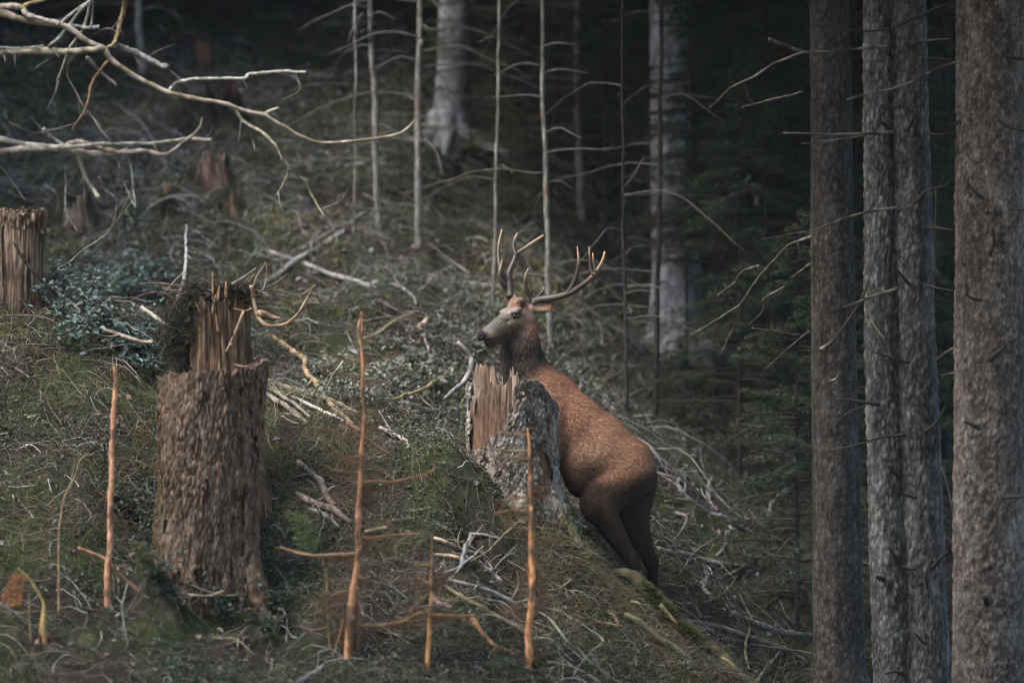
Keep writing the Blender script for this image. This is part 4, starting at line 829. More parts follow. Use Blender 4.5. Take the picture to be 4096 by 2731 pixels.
for k, (px, py, sc_, yo) in enumerate([(2120, 560, .62, 8.5), (2420, 700, .8, 7.4), (2900, 880, .85, 6.2), (3060, 1150, .8, 4.8), (2520, 420, .9, 9.5), (3420, 1050, .9, 5.2), (2780, 330, 1.0, 10.5), (3200, 420, 1.0, 9.5), (3780, 900, 1.0, 5.0), (3640, 1500, .8, 3.2), (2250, 250, .9, 10.5), (3190, 1500, .60, 1.6), (2960, 1300, .6, 3.6)]):
    spruce('young_spruce', 'dark young spruce among the dense boughs of the shaded forest behind the stag' if k not in YL else YL[k], px, py, k % 3, sc_, k * 1.3 + 1, .25, dk, Y=yo)
for k, (px, yo, sc_, zo) in enumerate([(2745, 5.2, .5, 1.05), (2420, 6.4, .5, .9), (2560, 7.0, .55, 1.0), (2230, 7.2, .5, 1.0), (2860, 4.9, .5, 1.1)]):
    spruce('young_spruce', 'slim dark spruce whose boughs veil the upper part of the pale lichen-covered trunk', px, 900, k % 3, sc_, k * 2.3, zo, 'dark spruces veiling the pale trunk', Y=yo)
spruce('green_sapling', 'small yellow-green spruce sapling in front of the broad pale trunk', 1880, 640, 0, .40, 3, .1)
spruce('green_sapling', 'little greenish spruce sapling at the foot of the slim pale-grey trunks', 1600, 760, 1, .22, 5, .0)
spruce('green_sapling', 'low green spruce sapling on the slope above the left antler', 2040, 900, 1, .2, 8, .0)
for k, (x, y, s_) in enumerate([(5.6, 3.0, 1.0), (3.6, 6.5, 1.0), (1.9, 10.5, 1.0), (4.8, 11.5, 1.0), (-.4, 13.5, 1.0), (2.4, 15.5, 1.1), (-3.4, 14.5, 1.0), (6.6, 8.0, 1.0), (7.0, -1.5, 1.0), (-6.5, 13, 1.0), (.9, 18, 1.1), (5, 16, 1.1), (4.9, -4.2, .95), (6.4, -6.5, 1.0), (5.2, -9, .95), (8.0, -3.5, 1.0), (8.2, 2, 1.0), (7.4, -11, 1.0), (9.5, 6, 1.0), (10, -7, 1.0), (4.6, 1.2, .9), (5.0, 5.5, 1.0), (3.0, 8.5, 1.0), (7.6, 12, 1.0)]):
    o = spruce('forest_spruce', 'tall spruce of the closed forest behind the right-hand trunks', 0, 0, k % 3, s_, k * 2.1, 1.6 if y > 5 else 3.2, 'tall spruces of the closed forest', Y=y) if False else None
    b_ = np.array([x, y, gz(x, y)]); o = empty('forest_spruce', b_, 'tall spruce of the closed forest rising beyond the top of the slope', 'tree', 'tall spruces of the closed forest')
    V, F = tube([b_ - (0, 0, .2), b_ + (0, 0, 6), b_ + (0, 0, 12)], [.2, .13, .03], 12, 24, .02, .08, k); MB().add(V, F).build('trunk', MAT['dark_bark'], o)
    c = link('crown', CROWN[k % 3], o); c.location = (0, 0, max(2.6, 3.4 - b_[2]) if y < 7 else 1.2); c.scale = (s_, s_, s_); c.rotation_euler.z = k * 2.1

# ------------------------------------------------------------------ peeled saplings in the foreground
def sapling(name, label, crop, pts, rpx, Y, col, col2, limbs=(), thr=.1, extra=(), ground=True):
    q = cv(crop, pts); w = [P(x, y, Y) for x, y in q]
    if ground:
        b_ = w[-1].copy(); zg = gz(b_[0], Y)
        if zg < b_[2] - .02: b_[2] = zg - .03; w = w + [b_]; rpx = list(rpx) + [rpx[-1] * 1.1]
    o = empty(name, w[-1], label, 'sapling')
    stem(o, 'stem', w, np.interp(np.linspace(0, 1, len(w)), np.linspace(0, 1, len(rpx)), np.array(rpx) * .88 / FPX * (Y - CAM_Y)), tuple(np.array(col) * (1.12, 1.08, 1.08)), col2, 'peeled', 12, .012, .3, thr - .06, n=130)
    spr = []
    for c2, p2, r2, cc in limbs:
        qq = cv(c2, p2); n = len(qq); spr.append(catmull([P(x, y, Y + (.12 * k / n) * (1 if k % 2 else .6)) for k, (x, y) in enumerate(qq)], 40)); stem(o, 'branch', [P(x, y, Y + (.12 * k / n) * (1 if k % 2 else .6)) for k, (x, y) in enumerate(qq)], np.array(r2, float) / FPX * (Y - CAM_Y), cc, None, 'dead', 6, .012, .25)
    if len(spr) > 4:
        sp_ = np.concatenate(spr); m = len(sp_) * 4; k = rng.integers(0, len(sp_), m); d = rng.normal(size=(m, 3)) * np.array([1, .7, .5]) + np.array([0, 0, -.35])
        MB().add(*blades(sp_[k], d, rng.uniform(.03, .16, m), rng.uniform(.0012, .0026, m), np.array([(.17, .10, .062), (.24, .14, .085), (.10, .07, .045)])[rng.integers(0, 3, m)] * rng.uniform(.6, 1.4, (m, 1)))).build('dry_sprays', MAT['cover'], o)['kind'] = 'stuff'
    return o
LIMB = (.24, .155, .09)
def side_limbs(crop, axis_, n, seed, lmin=60, lmax=260):
    rs = np.random.default_rng(seed); out = []; a = np.array(axis_, float)
    for k in range(n):
        t = rs.uniform(.12, .8) * (len(a) - 1); i = int(t); p = a[i] + (a[i + 1] - a[i]) * (t - i); sg = rs.choice([-1, 1]); L = rs.uniform(lmin, lmax); dr = rs.uniform(-.25, .2)
        out.append((crop, [tuple(p), (p[0] + sg * L * .5, p[1] + dr * L * .3), (p[0] + sg * L, p[1] + dr * L - rs.uniform(0, .25) * L)], [3.6, 1.0], tuple(np.array(LIMB) * rs.uniform(.6, 1.3))))
    return out
aD = [(385, 0), (380, 150), (370, 350), (360, 500), (350, 650), (345, 800), (335, 950), (320, 1080), (310, 1250), (295, 1400), (280, 1568), (270, 1700)]
a2 = [((870 / 1.96 + 1000 - 1200) * 1.5208, (680 / 1.96 + 900 - 1700) * 1.5208), ((880 / 1.96 + 1000 - 1200) * 1.5208, (850 / 1.96 + 900 - 1700) * 1.5208), ((885 / 1.96 + 1000 - 1200) * 1.5208, (1050 / 1.96 + 900 - 1700) * 1.5208), ((885 / 1.96 + 1000 - 1200) * 1.5208, (1300 / 1.96 + 900 - 1700) * 1.5208)] + aD
YS = -2.3
S2 = sapling('peeled_sapling', 'tallest orange-pink peeled sapling with side branches between the two large stumps', 'D', a2, [4, 7, 8, 9, 11, 13, 15, 17, 19, 21, 23], YS, (.50, .245, .125), (.17, .095, .055),
    [('H', [(888, 890), (1000, 840), (1100, 770), (1200, 720), (1290, 690)], [6, 2], (.30, .26, .13)), ('H', [(885, 1000), (860, 900), (850, 790), (862, 740)], [6, 3], (.46, .28, .16)), ('D', [(385, 345), (550, 350), (650, 330), (740, 300), (830, 260)], [7, 3], (.33, .17, .09)), ('D', [(370, 300), (300, 295), (240, 280)], [6, 2], LIMB), ('D', [(375, 270), (480, 270), (575, 265)], [6, 3], (.24, .2, .1)),
     ('D', [(375, 345), (310, 370), (250, 385)], [5, 2], LIMB), ('D', [(385, 70), (450, 110), (520, 160), (560, 190)], [7, 5], (.42, .25, .14)), ('D', [(385, 40), (330, 15), (280, -20)], [6, 3], (.4, .24, .14)), ('D', [(350, 690), (450, 685), (550, 670), (720, 660)], [8, 4], (.42, .22, .12)), ('D', [(350, 670), (430, 700), (500, 760)], [7, 3], (.36, .2, .12)),
     ('D', [(345, 780), (200, 782), (80, 790), (-60, 760), (-120, 740)], [8, 5], (.36, .22, .12)), ('D', [(340, 1000), (250, 1010), (180, 1040)], [6, 3], LIMB), ('D', [(335, 1000), (365, 1150), (355, 1300), (335, 1568)], [9, 9], (.3, .16, .09)), ('D', [(320, 1060), (270, 1200), (215, 1370), (205, 1420)], [7, 6], (.28, .17, .08)), ('D', [(330, 900), (450, 850), (560, 830)], [5, 2], LIMB), ('D', [(380, 180), (300, 200), (262, 205)], [5, 2], (.4, .22, .13)), ('D', [(315, 1200), (430, 1230), (540, 1215), (640, 1170), (700, 1150)], [6, 3], (.26, .16, .07))] + side_limbs('D', a2, 30, 5, 50, 300), .12)
aS3 = [(1382, 20), (1388, 100), (1395, 200), (1405, 350), (1410, 500), (1410, 650), (1410, 800), (1415, 950), (1405, 1150), (1395, 1300), (1390, 1450), (1385, 1568), (1383, 1690)]
S3 = sapling('peeled_sapling', 'slim orange peeled sapling standing directly before the tall broken stump', 'D', aS3, [4, 7, 9, 11, 12, 14, 15, 16, 17, 17, 18], -2.1, (.58, .28, .12), (.22, .12, .065),
    [('D', [(1390, 155), (1250, 150), (1120, 130)], [4, 1.5], (.3, .22, .13)), ('D', [(1392, 210), (1300, 195), (1200, 190)], [4, 1.5], (.3, .22, .13)), ('D', [(1400, 490), (1300, 510), (1180, 535)], [6, 2], (.36, .22, .12)), ('D', [(1395, 440), (1300, 440), (1220, 455)], [4, 1.5], (.3, .2, .12)), ('D', [(1395, 60), (1300, 50), (1210, 40)], [3, 1.2], (.28, .2, .12)), ('D', [(1430, 800), (1445, 900), (1455, 1050), (1440, 1120)], [5, 5], (.26, .17, .08)), *side_limbs('D', aS3, 14, 15, 40, 190), ('D', [(1405, 1000), (1390, 900), (1375, 840)], [5, 2], (.4, .2, .1)), ('D', [(1410, 1120), (1450, 1095), (1530, 1120)], [5, 2], LIMB)], .12)
S4 = sapling('peeled_sapling', 'thin yellow-orange peeled sapling between the tallest peeled one and the broken stump', 'D', [(803, 660), (800, 850), (800, 1000), (795, 1150), (790, 1300), (785, 1450), (780, 1690)], [3, 5, 8, 10, 11, 12], -2.35, (.48, .25, .09), (.2, .12, .055),
    [('D', [(798, 850), (750, 845), (690, 850)], [5, 2], (.25, .19, .08)), ('D', [(798, 970), (720, 930), (620, 940)], [5, 2], LIMB), ('D', [(800, 930), (870, 930), (920, 950)], [5, 2], LIMB), ('D', [(797, 1150), (900, 1155), (990, 1160), (1060, 1150)], [7, 4], (.42, .22, .1)), ('D', [(797, 1140), (720, 1145), (640, 1190), (520, 1220)], [6, 3], (.3, .18, .08)), ('D', [(798, 1010), (700, 1100), (640, 1190)], [4, 2], LIMB)] + side_limbs('D', [(800, 800), (800, 1000), (795, 1150), (790, 1300)], 10, 9, 60, 200), .1)
S5 = sapling('forked_sapling', 'thin olive-green sapling left of the tallest peeled one, at the bottom', 'D', [(125, 790), (155, 870), (170, 1000), (175, 1150), (185, 1350), (195, 1568), (200, 1690)], [3, 5, 6, 7, 7, 8], -2.2, (.22, .17, .07), (.14, .10, .045), [('D', [(170, 1040), (230, 1010), (300, 1000)], [4, 2], LIMB), ('D', [(178, 1220), (90, 1240), (0, 1220)], [4, 2], LIMB)])
S1 = sapling('peeled_pole', 'short straight orange-pink peeled pole standing left of the wide brown stump', '_', [(456, 1463), (458, 1500), (455, 1600), (452, 1700), (450, 1800), (448, 1900), (443, 1990), (438, 2090), (437, 2180), (434, 2280), (432, 2390)], [6, 11, 12, 13, 13, 13, 13, 13, 14, 15], -2.0, (.50, .27, .155), (.22, .12, .07), [('B', [(800, 1000), (830, 1200), (870, 1340), (900, 1400), (905, 1510)], [3, 2.5], (.16, .16, .06)), ('C', [(700, 40), (850, 70), (1000, 130)], [3, 1.5], LIMB), ('C', [(690, 700), (600, 660), (490, 610)], [9, 6], (.3, .17, .1)), ('C', [(690, 710), (780, 800), (900, 900), (960, 930)], [10, 7], (.27, .16, .09))], .12)
S6 = sapling('bent_twig', 'thin leaning grey-brown shoot at far left in front of the bank', 'C', [(590, 20), (510, 50), (470, 150), (410, 300), (385, 420), (370, 550)], [2.5, 4, 5], -2.2, (.24, .17, .1), None, [('C', [(385, 470), (440, 410), (490, 360), (490, 320)], [3, 1.5], (.2, .15, .1))])
S7 = sapling('hooked_sapling', 'bent olive sapling with a frayed orange base in the bottom left corner', 'C', [(110, 735), (180, 800), (240, 900), (270, 970), (268, 1080), (275, 1180), (300, 1290)], [4, 6, 7, 7, 16, 14, 9], -2.5, (.27, .2, .08), (.42, .2, .085), [('C', [(270, 1090), (320, 1180), (345, 1280)], [9, 3], (.46, .22, .1)), ('C', [(262, 1080), (245, 1150), (262, 1230)], [8, 3], (.42, .2, .09))], .25)
S8 = sapling('thin_sapling', 'upright thin dull-green shoot left of the bent olive sapling', 'C', [(185, 900), (185, 1100), (190, 1300), (205, 1420)], [3, 5, 5], -2.5, (.17, .13, .06), None, [('C', [(186, 1010), (140, 1020), (80, 1010)], [3, 1.5], LIMB), ('C', [(187, 1010), (240, 1000)], [3, 2], LIMB)])
S9 = sapling('forked_twig', 'small forked pale twig below the short peeled pole', 'C', [(800, 835), (765, 950), (762, 1000), (775, 1090), (788, 1200)], [3, 4, 4], -2.4, (.25, .24, .2), None, [('C', [(765, 960), (740, 930), (720, 910)], [3, 1.5], (.22, .2, .16))])

# ------------------------------------------------------------------ dead fallen trees hanging in from the left
YA = 2.2
FA = empty('fallen_dead_tree', P(-700, 900, YA), 'long forked bare dead branch reaching in from the upper left', 'dead tree')
w0 = P(-700, 900, YA); w0[2] = gz(w0[0], YA); FA.location = w0
def hang(o, pts, r, col, dY=0, col2=None, nm='branch', sides=8):
    w = [P(x, y, YA + dY + .06 * math.sin(k * 1.3)) for k, (x, y) in enumerate(cv('A', pts))]; b_ = stem(o, nm, w, np.array(r, float) / FPX * 40 * 1.2, col, col2 or tuple(np.array(col) * .5), 'dead', sides, .018, .5, .15, n=int(np.clip(len(w) * 14, 24, 110)))
    if len(w) > 3: twiglets(b_, w, 3, .003, (.30, .27, .22), .06, .3)
SP, SG = (.38, .315, .25), (.28, .285, .24)
stem(FA, 'stem', [w0 - (0, 0, .05)] + [P(x, y, YA) for x, y in cv('A', [(-420, -40), (0, 70), (140, 108), (330, 132), (400, 165), (480, 225), (580, 268), (600, 300), (650, 355), (750, 420), (880, 482), (950, 510), (1100, 545), (1250, 570), (1380, 612), (1470, 632), (1530, 680), (1620, 725), (1720, 770), (1800, 786), (1930, 775), (2070, 765), (2200, 740), (2260, 700), (2300, 655)])], np.array([26, 20, 15, 13, 12, 12, 11, 11, 11, 10, 10, 9, 9, 9, 8, 8, 8, 7, 7, 6, 6, 5, 5, 5, 4, 3]) / FPX * 40, SP, (.2, .165, .095), 'dead', 9, .018, .45, .05, n=200)
for pts, r, c in (([(-200, 30), (0, 45), (120, 48), (170, 85), (330, 130)], [12, 9], SP), ([(120, 48), (160, 20), (250, -5)], [8, 6], (.36, .28, .13)), ([(-200, 305), (0, 300), (150, 290), (400, 292), (580, 270)], [13, 12, 10], (.36, .32, .22)), ([(-150, 265), (0, 262), (120, 268), (240, 255)], [6, 3], SG), ([(340, 130), (400, 70), (500, 0)], [6, 4], SG), ([(500, 5), (440, 60), (380, 130), (320, 210), (285, 245), (265, 275)], [6, 5], SG),
                  ([(515, -20), (510, 70), (503, 150)], [4, 3], SG), ([(380, 135), (450, 150), (550, 150)], [6, 6], SG), ([(495, 20), (460, 150), (430, 200), (380, 290), (340, 400), (310, 490)], [5, 3], (.36, .34, .26)), ([(690, -20), (675, 80), (650, 190), (630, 240), (595, 262)], [9, 7, 6], (.28, .215, .11)), ([(598, 335), (550, 390), (510, 470), (490, 570), (450, 650), (400, 718)], [6, 4, 2], (.34, .22, .11)), ([(385, 280), (380, 400), (400, 460), (480, 600), (620, 790)], [2.5, 1.5], (.2, .17, .13)),
                  ([(940, 497), (980, 465), (1080, 440), (1200, 432), (1350, 430), (1380, 408), (1500, 405), (1692, 400)], [6, 5, 5], (.42, .40, .33)), ([(1260, 575), (1300, 620), (1350, 680), (1450, 740), (1530, 820), (1592, 920), (1570, 1000), (1530, 1082)], [7, 5, 3], (.34, .30, .21)), ([(1595, 930), (1700, 1030), (1760, 1130), (1792, 1202)], [4, 2], (.26, .24, .15)), ([(1345, 680), (1390, 760), (1415, 840)], [3, 1.5], SG), ([(1335, 675), (1320, 780)], [4, 2], SG), ([(1470, 630), (1500, 612), (1542, 598)], [6, 4], (.4, .36, .26)), ([(240, 265), (300, 300), (200, 378)], [4, 2], SG), ([(410, 300), (380, 350)], [9, 6], (.36, .3, .18)), ([(620, 790), (500, 620), (440, 560)], [2, 1.5], (.2, .17, .13)),
                  ([(640, 250), (750, 290), (860, 340), (930, 375)], [12, 9], (.2, .19, .18)), ([(480, 320), (560, 390), (645, 470)], [7, 4], (.27, .25, .23))):
    hang(FA, pts, r, c)
wb = P(-500, 700, YA + .2); wb[2] = gz(wb[0], YA + .2)
FB = empty('fallen_dead_tree', wb, 'lower pale bare dead branch lying level below the long forked one', 'dead tree')
stem(FB, 'stem', [wb - (0, 0, .05)] + [P(x, y, YA + .2) for x, y in cv('A', [(-300, 860), (0, 838), (150, 826), (350, 832), (500, 842), (680, 850), (800, 840), (900, 856), (960, 830), (1040, 770), (1105, 715), (1118, 650)])], np.array([22, 17, 15, 14, 13, 12, 11, 9, 8, 7, 7, 6, 3]) / FPX * 40, (.40, .33, .265), (.2, .165, .125), 'dead', 9, .018, .45, .1, n=110)
for pts, r, c in (([(-200, 765), (0, 775), (150, 803), (350, 812), (500, 802), (700, 795), (900, 790), (1050, 770), (1172, 772)], [10, 9, 6, 6], (.42, .38, .3)), ([(430, 845), (460, 930), (500, 1020), (545, 1092)], [8, 7], (.36, .34, .25)), ([(680, 855), (720, 900), (735, 1000), (745, 1150)], [4, 3], SG), ([(655, 850), (670, 970), (720, 1080), (742, 1135)], [3.5, 2], SG), ([(240, 715), (270, 760), (350, 805)], [8, 6], (.36, .34, .3)), ([(170, 650), (240, 725)], [4, 3], (.3, .29, .26)), ([(350, 815), (420, 780), (520, 800), (600, 830), (660, 850)], [9, 7], (.46, .36, .27)), ([(0, 640), (80, 690), (160, 730), (260, 740)], [3, 2], (.06, .055, .05)),
                  ([(690, 830), (740, 800), (790, 770)], [4, 2], (.4, .34, .26)), ([(550, 980), (580, 1040), (640, 1090)], [4, 2], SG), ([(0, 920), (60, 1000), (140, 1110)], [3, 1.5], (.2, .19, .17)), ([(600, 960), (640, 1130), (600, 1300)], [2.5, 1.5], (.2, .19, .17)), ([(360, 920), (365, 1050), (370, 1180), (430, 1280)], [4, 2], (.3, .28, .26)), ([(720, 1080), (650, 1220), (540, 1330)], [3, 1.5], (.24, .2, .13))):
    hang(FB, pts, r, c, .2)

# ------------------------------------------------------------------ logs and branches lying on the slope, up behind the bank
for lab, crop, pts, r, kw in (
    ('long grey fallen pole slanting up to the right, nearer of the parallel pair', 'H', [(800, -10), (720, 60), (640, 110), (520, 180), (410, 250), (250, 365), (110, 460)], [8, 11, 12], dict(col=(.29, .275, .26), twigs=4)),
    ('thinner grey fallen pole slanting up to the right, farther of the parallel pair', 'H', [(740, -10), (640, 50), (520, 115), (420, 170), (330, 225)], [6, 8], dict(col=(.24, .23, .215), twigs=3)),
    ('pale broken pole sloping down to the right towards the tallest peeled sapling', 'H', [(130, 195), (300, 260), (430, 310), (600, 378), (750, 412), (900, 470), (985, 497)], [8, 10, 12], dict(col=(.36, .34, .31), twigs=3)),
    ('small crooked grey stick right of the pale broken pole', 'H', [(1100, 460), (1180, 485), (1240, 530), (1290, 580), (1302, 622)], [4, 6, 5], dict(col=(.34, .32, .30))),
    ('short pinkish-grey stick below the tip of the pale broken pole', 'H', [(1018, 590), (1090, 635), (1152, 668)], [5, 4], dict(col=(.32, .27, .25))),
    ('bright pink broken chip of wood lying on the slope left of the stag muzzle', 'H', [(1318, 805), (1392, 738)], [10, 9], dict(col=(.52, .33, .27))),
    ('bent pinkish branch lying level behind the tallest peeled sapling', 'H', [(1365, 850), (1392, 920), (1412, 975), (1385, 1000), (1250, 1040), (1100, 1070), (920, 1105)], [4, 5, 7], dict(col=(.30, .25, .22))),
    ('pale hooked branch beside the left edge of the tall broken stump', 'H', [(1625, 915), (1690, 970), (1742, 1040), (1735, 1110), (1690, 1220), (1610, 1290), (1530, 1355)], [8, 11, 10, 8], dict(col=(.27, .25, .24), Y=[.9, .9, .8, .6], twigs=-1)),
    ('yellowish stick pointing up right at the leafy patch beside the tall broken stump', 'H', [(1615, 1112), (1500, 1190), (1400, 1260), (1250, 1320), (1090, 1375)], [7, 7, 6], dict(col=(.33, .28, .15))),
    ('pale barkless branch end lying on the moss left of the tall broken stump', 'H', [(1100, 1400), (1200, 1402), (1300, 1430), (1380, 1455), (1460, 1462)], [6, 10, 12], dict(col=(.46, .39, .31))),
    ('thin dark twig arching behind the tallest peeled sapling, to its left', 'H', [(755, 845), (800, 930), (832, 1000)], [3, 4], dict(col=(.26, .25, .23))),
    ('short grey curved stick beside the tallest peeled sapling', 'H', [(775, 970), (830, 1002), (930, 1032)], [5, 5], dict(col=(.27, .26, .24))),
    ('pale greenish stick leaning among the leaves left of the tallest peeled sapling', 'H', [(732, 1062), (660, 1170), (598, 1292)], [3.5, 4.5], dict(col=(.33, .35, .27), Y=[.55, .5])),
    ('grey-brown log running right from the wide brown stump', 'H', [(15, 1190), (130, 1222), (250, 1270), (340, 1292), (430, 1312), (540, 1352), (640, 1382), (760, 1430), (880, 1495)], [13, 13, 11, 8], dict(col=(.24, .19, .145), col2=(.15, .15, .08), twigs=3)),
    ('tan branch sloping down right from the rotten stump to the peeled sapling', 'H', [(130, 860), (250, 920), (340, 985), (412, 1055), (450, 1150), (520, 1250), (600, 1370), (690, 1460), (800, 1570)], [11, 11, 10, 10], dict(col=(.33, .23, .13), col2=(.12, .10, .07), twigs=3)),
    ('brown branch crossing under the grey-brown log near the wide stump', 'H', [(115, 1320), (200, 1380), (300, 1435), (440, 1550)], [10, 11, 9], dict(col=(.24, .2, .16))),
    ('pale split branch resting below the grey-brown log', 'H', [(330, 1345), (450, 1405), (600, 1482), (730, 1535)], [6, 9, 7], dict(col=(.42, .38, .33))),
    ('dim grey stick lying left below the pale split branch', 'H', [(180, 1290), (260, 1350), (370, 1420), (470, 1500)], [8, 8, 6], dict(col=(.25, .22, .18))),
    ('curved grey dead stem leaning on the slope above the rotten stump', 'B', [(1255, 0), (1245, 120), (1250, 220), (1240, 330), (1215, 430), (1185, 500)], [4, 7, 8], dict(col=(.32, .30, .28), Y=[2.6, 1.6, 1.0])),
    ('cut grey stick poking up left of the rotten stump', 'B', [(950, 550), (1040, 620), (1150, 695)], [8, 8], dict(col=(.34, .30, .24), Y=[-.3, -.45])),
    ('long light-brown stick lying among the leaves left of the rotten stump', 'B', [(700, 700), (800, 735), (920, 770), (1030, 785)], [7, 8, 8], dict(col=(.27, .23, .18), Y=[-.2, -.5])),
    ('short pale twig among the blue-green leaves at left', 'B', [(420, 475), (480, 530), (545, 585)], [6, 5], dict(col=(.36, .34, .29), Y=[.5, .4])),
    ('thin dead branch leaning across the weathered left stump', 'B', [(90, 110), (180, 260), (260, 360), (340, 430), (380, 465)], [5, 7, 8], dict(col=(.06, .052, .045), Y=[.2, .25, .3])),
    ('grey twig rising right from behind the blue-green leaves', 'B', [(390, 290), (520, 210), (620, 140), (710, 70)], [4, 4, 3], dict(col=(.22, .19, .15), Y=[1.0, 1.4])),
    ('slanting grey stick lying below the two slim pale-grey trunks', '_', [(1265, 1010), (1330, 950), (1400, 890), (1470, 845)], [5, 6, 5], dict(col=(.27, .26, .25))),
    ('pale straight stick lying across the slope right of the left antler', '_', [(1990, 912), (2060, 885), (2120, 865), (2170, 850)], [6, 7, 5], dict(col=(.33, .31, .29))),
    ('horizontal faint grey stick high on the slope between the slim trunks', 'F', [(20, 165), (180, 165), (330, 160), (480, 168)], [4, 5, 4], dict(col=(.26, .245, .23))),
    ('level grey stick beneath the forked branch tip on the dark slope', 'F', [(140, 1155), (300, 1125), (420, 1100)], [4, 5, 4], dict(col=(.27, .255, .24))),
    ('fallen dark log high on the slope at the upper left', 'A', [(-60, 1010), (60, 1030), (180, 1045), (280, 1050)], [10, 10, 8], dict(col=(.10, .095, .09)))):
    branch(lab, crop, pts, r, **kw)
